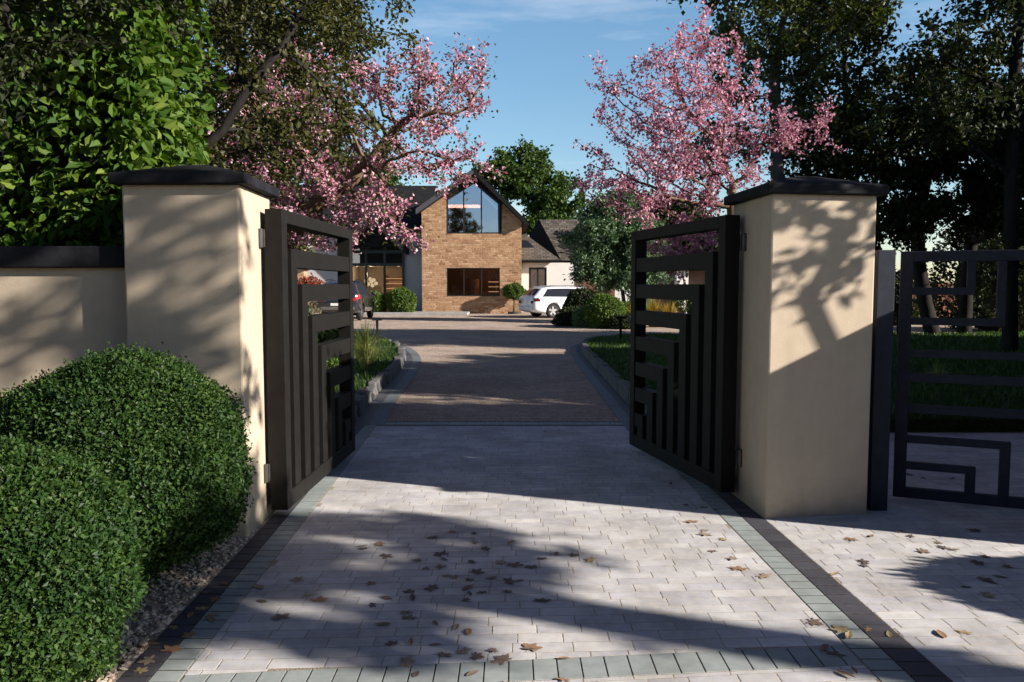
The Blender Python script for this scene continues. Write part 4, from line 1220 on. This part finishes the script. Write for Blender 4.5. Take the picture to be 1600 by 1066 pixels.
grow('cherry_tree', 'pink blossoming cherry tree with upright crown behind the right gate pillar',
     [(3.5,12.2,.1),(3.46,12.2,1.0),(3.40,12.15,1.9),(3.34,12.1,2.7),(3.36,12.1,3.05)],
     [(2.75,12.1,3.75,1.2,1.2,1.25,420),(2.6,12,4.75,.7,.7,.6,140),(2.75,12,5.2,.25,.3,.3,24),(3.15,12,4.75,.3,.4,.45,40),(1.85,12,4.1,.5,.6,.7,90),(1.4,12,4.45,.22,.4,.35,16),(1.35,12,3.5,.25,.4,.35,20),(4.0,12,3.8,.5,.5,.36,90),(4.6,12,3.95,.33,.4,.25,44),(2.0,11.9,3.0,.85,.9,.5,190),(2.6,11.8,2.1,.55,.7,.5,150),(1.15,11.9,2.95,.25,.3,.2,20)],
     43, .075, CH2, 'cherry trees flanking the drive', bark='bark_pale', step=.20, infl=1.3, kill=.25, twigs=(2,.34), wob=.2, rtip=.0035)

grow('leafy_tree', 'olive leaved tree with dark crooked limbs, overhanging the left cherry blossom',
     [(-4.2,7.3,.1),(-4.0,7.3,1.1),(-3.6,7.25,2.1),(-2.95,7.2,2.62),(-2.6,7.2,2.9),(-2.35,7.2,3.3),(-2.1,7.25,3.6),(-1.95,7.4,3.95)],
     [(-2.5,8.1,4.25,1.0,1.3,.75,300),(-1.65,8,4.2,.6,.9,.5,130),(-1.2,7.9,4.45,.36,.5,.35,50),(-3.5,8,4.0,.95,1.3,1.4,220),(-2.4,8,3.3,.95,.9,.5,210),(-1.75,7.9,3.05,.55,.5,.25,70),(-2.8,7.9,2.7,.6,.8,.4,120),(-2.0,8.3,5.2,1.2,1.2,.8,110)],
     45, .048, dict(mat='leaf_olive', n=24000, L=.056, W=.042, spread=.055, thr=.014), bark='bark_dark', step=.2, infl=1.6, kill=.25, twigs=(2,.28), wob=.32, rtip=.0045)
grow('leafy_tree', 'dark foliage overhanging the top left corner in front of the laurel hedge',
     [(-5.4,4.05,0),(-5.3,4.05,1.3),(-5.0,4.1,2.6),(-4.3,4.15,3.4),(-3.5,4.2,3.6)],
     [(-2.6,4.3,3.05,.55,.28,.34,120),(-2.0,4.42,3.15,.45,.25,.24,80),(-3.3,4.2,3.4,.6,.35,.4,60),(-2.7,4.2,2.6,.3,.2,.2,26)],
     46, .045, dict(mat='leaf_dark', n=5200, L=.05, W=.036, spread=.05, thr=.012), bark='bark_dark', step=.16, infl=1.2, kill=.2, twigs=(2,.22), wob=.28, rtip=.003)
grow('leafy_tree', 'dense olive tree standing behind the left cherry, closing the gap to the hedge',
     [(-6.2,16.5,.1),(-6.1,16.5,1.5),(-5.8,16.5,2.8),(-5.5,16.5,4.0)],
     [(-5.2,16.5,5.2,1.5,1.4,1.7,300),(-4.0,16.5,6.4,1.3,1.2,1.1,200),(-4.1,16.5,4.2,.9,1.1,1.0,120),(-6.4,16.5,4.0,1.4,1.3,1.6,200),(-5.0,16.5,7.6,1.8,1.4,1.0,160),(-5.0,16.3,2.6,1.2,1.0,.7,110)],
     47, .15, dict(mat='leaf_olive', n=34000, L=.105, W=.075, spread=.10, thr=.025), bark='bark_dark', step=.34, infl=2.4, kill=.42, twigs=(3,.4), wob=.25)
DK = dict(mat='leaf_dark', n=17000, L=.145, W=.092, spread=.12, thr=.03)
BI = dict(mat='leaf_birch', n=18000, L=.125, W=.09, spread=.13, thr=.03)
G_R = 'tall trees behind the right gate pillar'
grow('birch_tree', 'tall olive leaved tree with straight grey trunk directly behind the right cherry',
     [(6.45,19,.1),(6.42,19,1.6),(6.36,19,3.2),(6.30,19,4.8),(6.2,19,6.4)],
     [(6.2,19,7.4,1.9,1.8,1.5,260),(7.3,19,8.6,2.0,2,1.6,200),(5.0,19,8.5,1.0,1.2,1.0,80),(7.7,19.3,5.2,1.5,1.5,1.1,130),(5.3,19.2,5.4,1.0,1.2,1.1,90),(4.6,19.2,4.2,.6,.8,.9,40)],
     51, .16, BI, G_R, bark='bark_mid', step=.4, infl=2.6, kill=.5, twigs=(3,.5))
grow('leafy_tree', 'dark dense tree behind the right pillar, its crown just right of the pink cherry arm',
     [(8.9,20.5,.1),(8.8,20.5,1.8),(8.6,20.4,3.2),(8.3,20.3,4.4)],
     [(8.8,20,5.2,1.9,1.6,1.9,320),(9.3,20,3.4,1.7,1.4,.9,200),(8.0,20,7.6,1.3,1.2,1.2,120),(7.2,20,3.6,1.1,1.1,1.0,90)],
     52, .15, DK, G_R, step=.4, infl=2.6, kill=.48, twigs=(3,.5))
grow('leafy_tree', 'thinly leaved dark tree against the sky in the top right corner',
     [(10.4,16.4,.1),(10.35,16.4,1.8),(10.3,16.4,3.6),(10.25,16.4,5.4),(10.3,16.4,7.2)],
     [(9.8,16.4,6.2,1.7,1.5,1.2,150),(10.5,16.4,7.8,1.7,1.5,1.3,130),(9.2,16.4,5.0,.9,1,.7,50),(11.2,16.4,5.4,1.0,1,1.2,70)],
     53, .15, dict(mat='leaf_dark', n=8500, L=.13, W=.085, spread=.12, thr=.03), G_R, step=.4, infl=2.6, kill=.5, twigs=(2,.5))
grow('leafy_tree', 'leaning dark tree whose trunk shows left in the pedestrian gate opening',
     [(12.0,22.4,.1),(11.75,22.4,1.0),(11.5,22.4,2.2),(11.4,22.3,3.4),(11.6,22.3,4.6)],
     [(11.3,20.6,5.0,2.0,1.3,1.7,330),(11.6,20.6,3.5,2.0,1.2,.55,160),(11.0,20.6,6.6,1.3,1.0,.8,80)],
     54, .21, DK, G_R, step=.42, infl=2.6, kill=.5, twigs=(3,.5))
grow('leafy_tree', 'dark tree whose upright trunk shows in the middle of the pedestrian gate',
     [(13.0,22.6,.1),(13.02,22.6,1.4),(13.1,22.6,2.8),(13.3,22.6,4.2)],
     [(13.6,20.6,5.2,2.0,1.3,1.9,330),(13.6,20.6,3.4,1.7,1.2,.6,130),(14.6,20.4,7.0,1.3,1.1,1.0,70)],
     55, .2, DK, G_R, step=.42, infl=2.6, kill=.5, twigs=(3,.5))
grow('leafy_tree', 'near black tree filling the right edge of the view above the pedestrian gate',
     [(12.6,17.4,.1),(12.5,17.4,1.8),(12.4,17.4,3.4),(12.3,17.4,5.2)],
     [(12.1,17.2,5.0,1.7,1.6,2.0,330),(12.2,17.2,2.9,1.4,1.3,1.0,130),(12.4,17.2,8.0,1.4,1.3,1.3,120)],
     56, .17, DK, G_R, step=.4, infl=2.6, kill=.48, twigs=(3,.45))
# low dark evergreen below them
bush('evergreen_shrub', 'dark evergreen shrub beside the red brown fence, behind the leaning trunk', (14.6,30.5,0), 1.25, 57, 6000, .14,.09, 'leaf_dark', 'dark shrubs by the far path', 'shrub', .18, 3, squash=(.8,.8,1))
bush('evergreen_shrub', 'broad dark evergreen shrub at the right edge behind the pedestrian gate', (16.6,26.5,.0), 2.0, 58, 9000, .16,.10, 'leaf_dark', 'dark shrubs by the far path', 'shrub', .18, 3, squash=(1,.8,1.0))

OK_ = dict(mat='leaf_oak', n=15000, L=.30, W=.21, spread=.20, thr=.06)
grow('broad_tree', 'large rounded green tree rising behind the house roof',
     [(2.6,60,0),(2.5,60,2.5),(2.3,60,5.0),(1.8,60,7.0)],
     [(0.6,60,9.9,2.5,2.3,2.2,330),(2.7,60,8.2,2.0,2.0,1.7,220),(4.8,60,7.9,.9,1.0,1.3,70),(-1.6,60,9.9,1.2,1.2,1.3,90),(2.5,60,5.8,2.6,2.0,1.1,160)],
     61, .35, OK_, 'trees behind the house', bark='bark_mid', step=.6, infl=3.5, kill=.62, twigs=(3,.6))
grow('broad_tree', 'dark green tree behind the left wing roof',
     [(-10.5,58,0),(-10.5,58,3),(-10.4,58,6)],
     [(-10.4,58,8.4,3.0,2.4,2.4,300),(-13.5,58,7.2,2.0,2,1.8,120),(-7.6,58,7.0,1.6,1.6,1.4,90)],
     62, .35, OK_, 'trees behind the house', bark='bark_mid', step=.65, infl=3.5, kill=.7, twigs=(3,.6))
grow('broad_tree', 'green tree left of the house behind the low wing',
     [(-20,52,0),(-20,52,3),(-20,52,5.5)],
     [(-20,52,7.6,3.4,2.6,3.0,330),(-16.5,52,6.2,2.0,2,1.8,120)],
     63, .35, OK_, 'trees behind the house', bark='bark_mid', step=.65, infl=3.5, kill=.7, twigs=(3,.6))
grow('broad_tree', 'dark tree behind the low garden room with the pale pier',
     [(9.6,48,0),(9.6,48,1.5),(9.5,48,3)],
     [(9.4,48,4.6,2.6,2,2.4,300),(12.0,48,3.8,1.8,1.6,2.0,160),(7.4,48,3.4,1.4,1.4,1.6,120)],
     66, .25, dict(mat='leaf_dark', n=14000, L=.30, W=.20, spread=.22, thr=.06), 'trees behind the house', bark='bark_dark', step=.6, infl=3.5, kill=.65, twigs=(3,.55))
grow('silvery_tree', 'pale silvery green multi-stemmed small tree right of the white car',
     [(4.75,33,.0),(4.7,33,.7),(4.6,33,1.5)],
     [(3.8,33,3.4,1.5,1.2,1.35,380),(5.0,33,3.3,1.25,1.1,1.6,280),(5.5,33,2.0,.8,.8,.9,110),(4.4,33,4.7,1.2,.8,.7,150),(3.2,32.6,2.4,.8,.7,.7,90),(4.5,32.8,2.2,1.5,.9,.9,260)],
     64, .08, dict(mat='leaf_silver', n=46000, L=.16, W=.075, spread=.11, thr=.03), bark='bark_mid', step=.26, infl=1.8, kill=.34, twigs=(3,.35), wob=.25)
# trees on the street side, right of the view
grow('street_tree', 'sparse leafy tree across the pavement, right of the clipped bush',
     [(9.7,0,0),(9.65,.0,1.2),(9.6,.0,2.4),(9.5,.1,3.4),(9.4,.2,4.3)],
     [(8.6,.75,4.15,1.3,.9,.42,84),(7.6,.9,4.0,.6,.6,.3,30),(8.7,0.0,4.1,1.0,.36,.26,60)],
     71, .17, dict(mat='leaf_oak', n=3300, L=.125, W=.09, spread=.06, thr=.025), bark='bark_mid', step=.3, infl=2.0, kill=.45, twigs=(2,.4), wob=.25)
grow('shadow_tree', 'unseen slender tree added to cast shadow streaks on the left gate pillar',  # unseen tree added for shadow streaks on the left pillar
     [(6.2,1.3,0),(6.2,1.3,1.2),(6.15,1.35,2.4),(5.95,1.5,3.3)],
     [(5.2,2.0,4.95,.7,.22,.16,34),(5.0,1.98,4.35,.65,.22,.10,30),(5.3,2.08,3.85,.45,.16,.08,18),(5.2,1.75,5.3,.6,.2,.15,20)],
     78, .055, dict(mat='leaf_oak', n=460, L=.15, W=.085, spread=.05, thr=.02), 'added shadow trees', bark='bark_mid', step=.2, infl=2.0, kill=.25, twigs=(2,.25), wob=.22)
grow('shadow_tree', 'unseen sparse tree added to cast crisp shadow on the right gate pillar',  # unseen tree added for crisp shadow on the right pillar
     [(5.7,3.72,0),(5.7,3.72,1.0),(5.68,3.74,1.9),(5.6,3.76,2.6)],
     [(5.3,3.86,3.35,.45,.22,.12,22),(5.0,3.95,2.85,.35,.2,.1,16),(5.4,3.8,3.75,.4,.25,.12,16),(4.75,3.95,3.2,.2,.15,.1,8)],
     77, .045, dict(mat='leaf_oak', n=210, L=.15, W=.07, spread=.05, thr=.02), bark='bark_mid', step=.2, infl=2.0, kill=.25, twigs=(2,.25), wob=.22)
grow('leafy_tree', 'unseen dark spreading tree added behind the right-hand hedge for shade',  # unseen tree added to shade the drive
     [(11.5,8.0,0),(11.5,8,1.6),(11.4,8,3)],
     [(11.2,8,4.6,2.0,1.6,1.3,260),(13.5,8.5,5.2,2.2,1.8,1.6,200),(10.0,9.4,3.6,1.4,1.4,1.1,120)],
     72, .17, dict(mat='leaf_dark', n=15000, L=.20, W=.13, spread=.15, thr=.03), step=.4, infl=2.6, kill=.5, twigs=(3,.45))

for (x, y, h, sd_, lab) in ((16.5,5.5,7.2,73,'added dark shade tree beyond the garden wall, nearest the road'),(16.0,10.2,7.6,74,'added dark shade tree in the right-hand garden, second from the road'),(17.0,15.0,8.6,75,'added dark shade tree in the right-hand garden, tallest and farthest from the road'),(15.6,18.2,7.4,79,'added dark shade tree in the right-hand garden, between the tallest one and the lawn'),(12.5,11.6,5.6,76,'added lower dark shade tree in the right-hand garden, nearest the drive')):  # unseen trees added to shade the drive, lawn and right-hand trees
    grow('leafy_tree', lab, [(x,y,0),(x,y,1.5),(x-.1,y,3)],
         [(x,y,h*.62,2.6,2.3,h*.30,330),(x-1.2,y+1,h*.45,1.8,1.6,h*.2,140)], sd_, .2,
         dict(mat='leaf_dark', n=12000, L=.26, W=.17, spread=.17, thr=.035), 'added shade trees of the right-hand garden', step=.5, infl=3, kill=.6, twigs=(3,.5))

# ================================================================ SHRUBS AND BORDERS NEAR THE HOUSE
SH = 'shrubs in front of the house'
bush('round_bush', 'dark rounded bush by the glazed entrance, left of the paler one', (-7.3,42.0,.1), .62, 81, 4500, .11,.075, 'leaf_shrub', SH, 'bush', .08, 3, squash=(.9,.9,1.0))
bush('round_bush', 'pale green loose bush against the grey wall beside the brick gable', (-5.85,41.9,.1), .72, 82, 5000, .12,.08, 'leaf_shrub', SH, 'bush', .10, 3, squash=(1,.9,.95))
tp = empty('topiary_tree', (.10,42.48,0), 'small lollipop topiary tree in front of the brick corner by the white car', 'topiary')
rng = rs(83); v = unit(rng.normal(0,1,(4200,3))); rr = .44*(1+lump(v,3,.16,4)+lump(v,9,.08,9))*(1-.35*rng.rand(4200)**2)
V, Q = leaf_arrays(v*rr[:,None]*np.array([1.15,1,.85])+np.array([0,0,1.22]), unit(v+rng.normal(0,.8,v.shape)), unit(v+rng.normal(0,.5,v.shape)), np.full(4200,.10), np.full(4200,.065), .12)
link(bpy.data.objects.new('crown', quads_mesh('crown', V, Q, M['leaf_shrub'])), tp)
mb = MB(); mb.tube((0,0,.1),(.02,0,.6),.05,.04,8); mb.tube((.02,0,.6),(0,0,1.2),.04,.03,8); mb.tube((0,0,.7),(-.18,0,1.0),.025,.012,6); mb.tube((0,0,.7),(.2,.05,1.02),.025,.012,6)
mb.build('stem', M['bark_mid'], tp, smooth=True)
mb = MB(); mb.tube((0,0,-.02),(0,0,.11),.30,.34,16); mb.build('low_pot', M['terracotta'], tp)
BR = 'planting right of the forecourt'
bush('round_bush', 'rounded sunlit green bush at the end of the right border', (3.35,28.3,0), .72, 84, 9000, .085,.055, 'leaf_shrub', BR, 'bush', .05, 3, squash=(1,1,.92))
bush('round_bush', 'dark rounded bush half hiding the bonnet of the white car', (2.95,32.2,0), .86, 85, 7000, .10,.06, 'leaf_dark', BR, 'bush', .07, 3, squash=(.95,.9,.92))
bush('low_shrub', 'low dark green mound at the left tip of the right border', (2.3,29.6,0), .52, 86, 4000, .09,.05, 'leaf_dark', BR, 'shrub', .14, 3, squash=(1.3,1,.72))
bush('low_shrub', 'greyish low mound between the dark mound and the round sunlit bush', (2.75,28.9,0), .46, 87, 3500, .09,.045, 'leaf_silver', BR, 'shrub', .14, 3, squash=(1.1,1,.95))
bush('low_shrub', 'low shaded mound at the foot of the silvery tree', (4.6,30.4,0), .62, 88, 4000, .10,.055, 'leaf_shrub', BR, 'shrub', .14, 3, squash=(1.4,1,.8))
bush('low_shrub', 'broad low green mound seen between the upper bars of the right gate', (7.9,31.0,0), 1.0, 92, 5000, .12,.07, 'leaf_shrub', BR, 'shrub', .12, 3, squash=(1.3,1,.9))
bush('low_shrub', 'shaded low mound behind the right path light', (4.0,27.6,0), .36, 93, 2400, .09,.05, 'leaf_dark', BR, 'shrub', .14, 3, squash=(1.9,1,.7))
for i, (x, y, h) in enumerate(((4.55,28.6,.85),(5.2,28.9,.95),(5.75,28.7,.85))):
    tuft('golden_grass', ('golden yellow grass clump touching the round sunlit bush','tallest golden yellow grass clump, middle one of its row','golden yellow grass clump nearest the right gate leaf')[i], (x,y,0), 420, h, .9, 'leaf_gold', 90+i, .028, 'golden grass clumps', lean=.45)
LB = 'plants on the left lawn'
tuft('ornamental_grass', 'arching pale ornamental grass clump on the left lawn beside the gate edge', (-2.4,12.9,.13), 700, .74, .4, 'tuft', 95, .012, None, lean=.65)
bush('low_shrub', 'bright green low shrub on the left lawn seen between the gate bars', (-3.75,15.0,.13), .52, 96, 5200, .06,.04, 'leaf_shrub', LB, 'shrub', .10, 3, squash=(1.5,1,.75))
bush('low_shrub', 'small green shrub lower on the left lawn behind the gate bars', (-2.75,10.3,.13), .33, 97, 4200, .05,.032, 'leaf_shrub', LB, 'shrub', .12, 3, squash=(1.3,1,.9))
bush('flowering_shrub', 'cream and pink flowering low shrub on the left lawn behind the gate', (-5.9,20.8,.13), .62, 98, 4200, .085,.06, 'petal_cream', LB, 'shrub', .10, 3, squash=(1.3,1,1.0))
bush('rust_shrub', 'rust red shrub in front of the stone pier left of the house', (-11.0,42.8,.0), 1.0, 99, 4000, .13,.08, 'leaf_rust', None, 'shrub', .14, 3, squash=(.9,.6,1.15))
tuft('spider_plant', 'pale arching plant on the dark lawn behind the pedestrian gate', (6.1,11.2,.13), 160, .32, .3, 'tuft', 101, .012, None, lean=.9)

# ================================================================ FALLEN LEAVES
def maple_mesh(seed, size):
    rng = random.Random(seed); pts = []
    lobes = 5
    for i in range(lobes):
        a = math.pi*.5+(i-(lobes-1)/2)*.98
        r = (.66,.92,1.0,.92,.66)[i]*rng.uniform(.85,1.1)
        for da, rr in ((-.36,.60),(-.27,.82),(-.17,.80),(-.09,.92),(0,1.0),(.10,.90),(.16,.80),(.27,.84),(.36,.60)):
            pts.append((a+da, r*rr*rng.uniform(.93,1.07)))
    V = [(0,0,.004)]
    for a, r in pts:
        x, y = r*math.cos(a)*size, r*math.sin(a)*size
        V.append((x, y, .003+(.10)*r*r*size*(.5+.5*math.sin(a*2+seed))*rng.uniform(.3,1)))
    F_ = [(0,i+1,i+2) for i in range(len(pts)-1)]
    s = size
    V += [(-.02*s,0,.004),(.02*s,0,.004),(.10*s,-.62*s,.008),(.06*s,-.62*s,.008)]; k = len(V)-4
    F_.append((k,k+3,k+2,k+1)); F_.append((0,len(pts),k))
    return V, F_
LEAFM = [simple('dry_leaf_brown',(.21,.15,.11),.75,var=.35,scale=30), simple('dry_leaf_dark',(.12,.09,.075),.75,var=.35,scale=30),
         simple('dry_leaf_tan',(.34,.265,.18),.75,var=.3,scale=30), simple('dry_leaf_orange',(.30,.18,.10),.7,var=.3,scale=30), simple('dry_leaf_yellow',(.36,.28,.14),.7,var=.3,scale=30)]
LEAFN = ['mid brown','dark brown','pale tan','orange','yellow']
def oval_mesh(seed, size):
    rng = random.Random(seed); V = []; F_ = []
    n = 9
    for i in range(n+1):
        u = i/n; w = size*.42*math.sin(math.pi*u**.8)*rng.uniform(.9,1.08)
        z = .004+size*(.10*math.sin(u*3+seed)+.06)
        V += [(size*(u*2-1), -w, z+abs(w)*.25), (size*(u*2-1), 0, z*.8), (size*(u*2-1), w, z+abs(w)*.3)]
    for i in range(n):
        a = i*3; F_ += [(a,a+3,a+4,a+1),(a+1,a+4,a+5,a+2)]
    return V, F_
lm = {}
for c in range(5):
    for k in (5, 6):
        V, F_ = oval_mesh(k*3+c, .042); lm[k, c] = mesh_from('fallen_leaf', V, F_, LEAFM[c])
for i in range(5):
    for c in range(5):
        V, F_ = maple_mesh(i*7+c, .058)
        lm[i, c] = mesh_from('fallen_leaf', V, F_, LEAFM[c])
def gpt(px, py):
    """ground point seen at a photo position (used once, for where the leaves lie)"""
    u = (533-py)/F; c, s = math.cos(TH), math.sin(TH)
    D = -H0/((-s+u*c)/(c+u*s)); return (px-800)/F/(c+u*s)*D, D
LP = [(566,855,2),(598,852,3),(682,843,1),(704,834,3),(740,836,1),(742,851,0),(764,855,1),(796,850,4),(570,860,1),(605,873,1),(658,877,0),(690,868,1),(693,873,1),(690,888,0),(740,878,1),(775,880,2),(800,887,0),(830,888,1),(846,872,1),(870,868,3),(892,870,1),(922,878,4),
 (662,890,0),(700,898,0),(716,901,0),(745,895,1),(732,902,1),(765,907,0),(790,910,1),(815,909,0),(786,922,1),(735,916,0),(668,918,1),(640,927,1),(633,938,1),(603,931,0),(575,915,0),(584,948,1),(633,958,0),(639,973,0),(602,973,0),(678,971,0),(735,929,1),(728,940,1),(752,928,1),(847,941,1),
 (712,978,4),(728,986,3),(685,1003,0),(640,1001,3),(612,1007,1),(775,1008,0),(832,1014,1),(636,1031,2),(690,1025,0),(720,1022,2),(745,1030,0),(790,1035,0),(830,1018,3),(874,1033,3),(645,1050,1),(741,1052,0),(785,1060,0),(890,1062,3),
 (500,941,3),(480,934,4),(467,908,2),(408,920,4),(437,967,0),(409,940,0),(348,917,3),(320,926,0),(343,938,3),(313,954,4),(300,963,3),(266,985,4),(228,1010,3),(320,975,3),(297,995,3),(236,1033,2),(212,1056,4),(330,965,2),(270,1010,3),
 (1332,845,3),(1365,840,3),(1410,832,3),(1524,829,1),(1428,840,1),(1465,848,0),(1345,885,1),(1352,877,1),(1475,855,1),(1490,860,0),(1530,868,0),(1520,880,1),(1550,908,0),(1560,903,1),(1510,920,1),(1535,930,2),(1570,884,0),(1548,912,1),(1308,900,4),(1440,862,0),
 (1114,862,0),(1140,869,2),(1157,889,3),(1189,900,2),(1098,830,2),(1105,834,2),(1132,843,4),(1082,818,3),(1045,756,1),(1100,794,1),(1120,799,1),(1075,790,0),(1366,989,3),(1390,994,4),(1316,984,4),(1318,995,4),(1285,1020,0),(1300,1024,1),(1265,972,0),(1480,993,3),(1510,988,4),(1316,1058,3),(1340,1048,0),(850,674,1),(1420,743,1),(1445,748,1),(1490,750,1)]
rng = random.Random(7)
def zone_text(x, y):
    if y > 5.6: return 'on shaded paving beyond the gate line'
    if x < Lmid(y): return 'on the charcoal edge blocks left of the drive'
    if x < Lin(y): return 'on the sage edge blocks left of the drive'
    if x > Rout(y): return 'on the pale paving right of the drive'
    if x > Rin(y): return 'on the edge blocks right of the drive'
    if x > .5: return 'on the sunny right part of the driveway paving'
    if stripB(x)-.03 < y < stripT(x)+.03: return 'on the sage cross strip in the foreground'
    return 'among others on the dappled left of the driveway paving'
for px, py, c in LP:
    x, y = gpt(px, py)
    x += rng.gauss(0,.012); y += rng.gauss(0,.02)
    kd = rng.randrange(7); o = link(bpy.data.objects.new('fallen_leaf', lm[kd, c]))
    o.location = (x, y, .003+.002*rng.random())
    o.rotation_euler = (rng.gauss(0,.04), rng.gauss(0,.04), rng.uniform(0,6.28))
    s = rng.uniform(.6, 1.1); o.scale = (s, s*rng.uniform(.7,1.05), s*rng.uniform(.15,.6))
    tag(o, LEAFN[c]+(' dry lobed leaf ' if kd < 5 else ' dry oval leaf ')+zone_text(x, y), 'fallen leaf', 'fallen leaves')

# ================================================================ CAMERA, SUN, SKY
cam = bpy.data.cameras.new('camera'); co = link(bpy.data.objects.new('camera', cam))
cam.sensor_width = 36; cam.lens = 36*F/1600; cam.clip_start = .05; cam.clip_end = 2000
co.location = (0,0,H0); co.rotation_euler = (math.pi/2-TH, 0, 0)
scene.camera = co

SUN = Vector((.94,-.345,0)).normalized(); EL = R(22)
sd = Vector((SUN.x*math.cos(EL), SUN.y*math.cos(EL), math.sin(EL)))
sl_ = bpy.data.lights.new('sun', 'SUN'); sl_.energy = 5.0; sl_.angle = R(.55); sl_.color = (1,.915,.82)
so = link(bpy.data.objects.new('sun', sl_)); so.rotation_euler = sd.to_track_quat('Z','Y').to_euler(); so.location = sd*60

w = bpy.data.worlds.new('World'); scene.world = w; w.use_nodes = True
nt = w.node_tree; nt.nodes.clear()
out = nt.nodes.new('ShaderNodeOutputWorld'); bg = nt.nodes.new('ShaderNodeBackground'); sky = nt.nodes.new('ShaderNodeTexSky')
sky.sky_type = 'NISHITA'; sky.sun_disc = False; sky.sun_elevation = EL; sky.sun_rotation = math.atan2(SUN.x, SUN.y)
sky.air_density = 1.0; sky.dust_density = .15; sky.ozone_density = 1.2; sky.altitude = 50
bg.inputs[1].default_value = .055
hs = nt.nodes.new('ShaderNodeHueSaturation'); hs.inputs['Saturation'].default_value = 1.12
tc = nt.nodes.new('ShaderNodeTexCoord'); sx = nt.nodes.new('ShaderNodeSeparateXYZ'); nt.links.new(tc.outputs['Generated'], sx.inputs[0])
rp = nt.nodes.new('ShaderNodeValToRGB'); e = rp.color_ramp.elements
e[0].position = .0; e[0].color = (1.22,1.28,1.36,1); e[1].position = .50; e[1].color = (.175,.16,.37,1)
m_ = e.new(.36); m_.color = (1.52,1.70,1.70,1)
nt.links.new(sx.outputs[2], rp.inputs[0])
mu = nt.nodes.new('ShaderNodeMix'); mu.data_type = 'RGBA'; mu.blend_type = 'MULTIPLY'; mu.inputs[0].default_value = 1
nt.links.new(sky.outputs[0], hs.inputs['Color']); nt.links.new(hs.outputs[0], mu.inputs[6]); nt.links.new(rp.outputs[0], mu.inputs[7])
mp = nt.nodes.new('ShaderNodeMapping'); mp.inputs['Scale'].default_value = (1.0,1.6,6.0); mp.inputs['Rotation'].default_value = (0,R(8),0); nt.links.new(tc.outputs['Generated'], mp.inputs[0])
cn_ = nt.nodes.new('ShaderNodeTexNoise'); cn_.inputs['Scale'].default_value = 2.3; cn_.inputs['Detail'].default_value = 7; cn_.inputs['Roughness'].default_value = .62; nt.links.new(mp.outputs[0], cn_.inputs['Vector'])
cr_ = nt.nodes.new('ShaderNodeValToRGB'); ce = cr_.color_ramp.elements; ce[0].position = .50; ce[0].color = (0,0,0,1); ce[1].position = .80; ce[1].color = (.42,.42,.42,1); nt.links.new(cn_.outputs[0], cr_.inputs[0])
cm = nt.nodes.new('ShaderNodeMix'); cm.data_type = 'RGBA'; nt.links.new(cr_.outputs[0], cm.inputs[0]); nt.links.new(mu.outputs[2], cm.inputs[6]); cm.inputs[7].default_value = (11,11,11.5,1)
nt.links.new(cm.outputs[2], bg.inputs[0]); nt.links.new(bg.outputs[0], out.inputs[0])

scene.view_settings.view_transform = 'Standard'; scene.view_settings.look = 'None'
scene.view_settings.exposure = 1.0; scene.view_settings.gamma = 1
scene.cycles.max_bounces = 8; scene.cycles.transparent_max_bounces = 12; scene.cycles.diffuse_bounces = 1
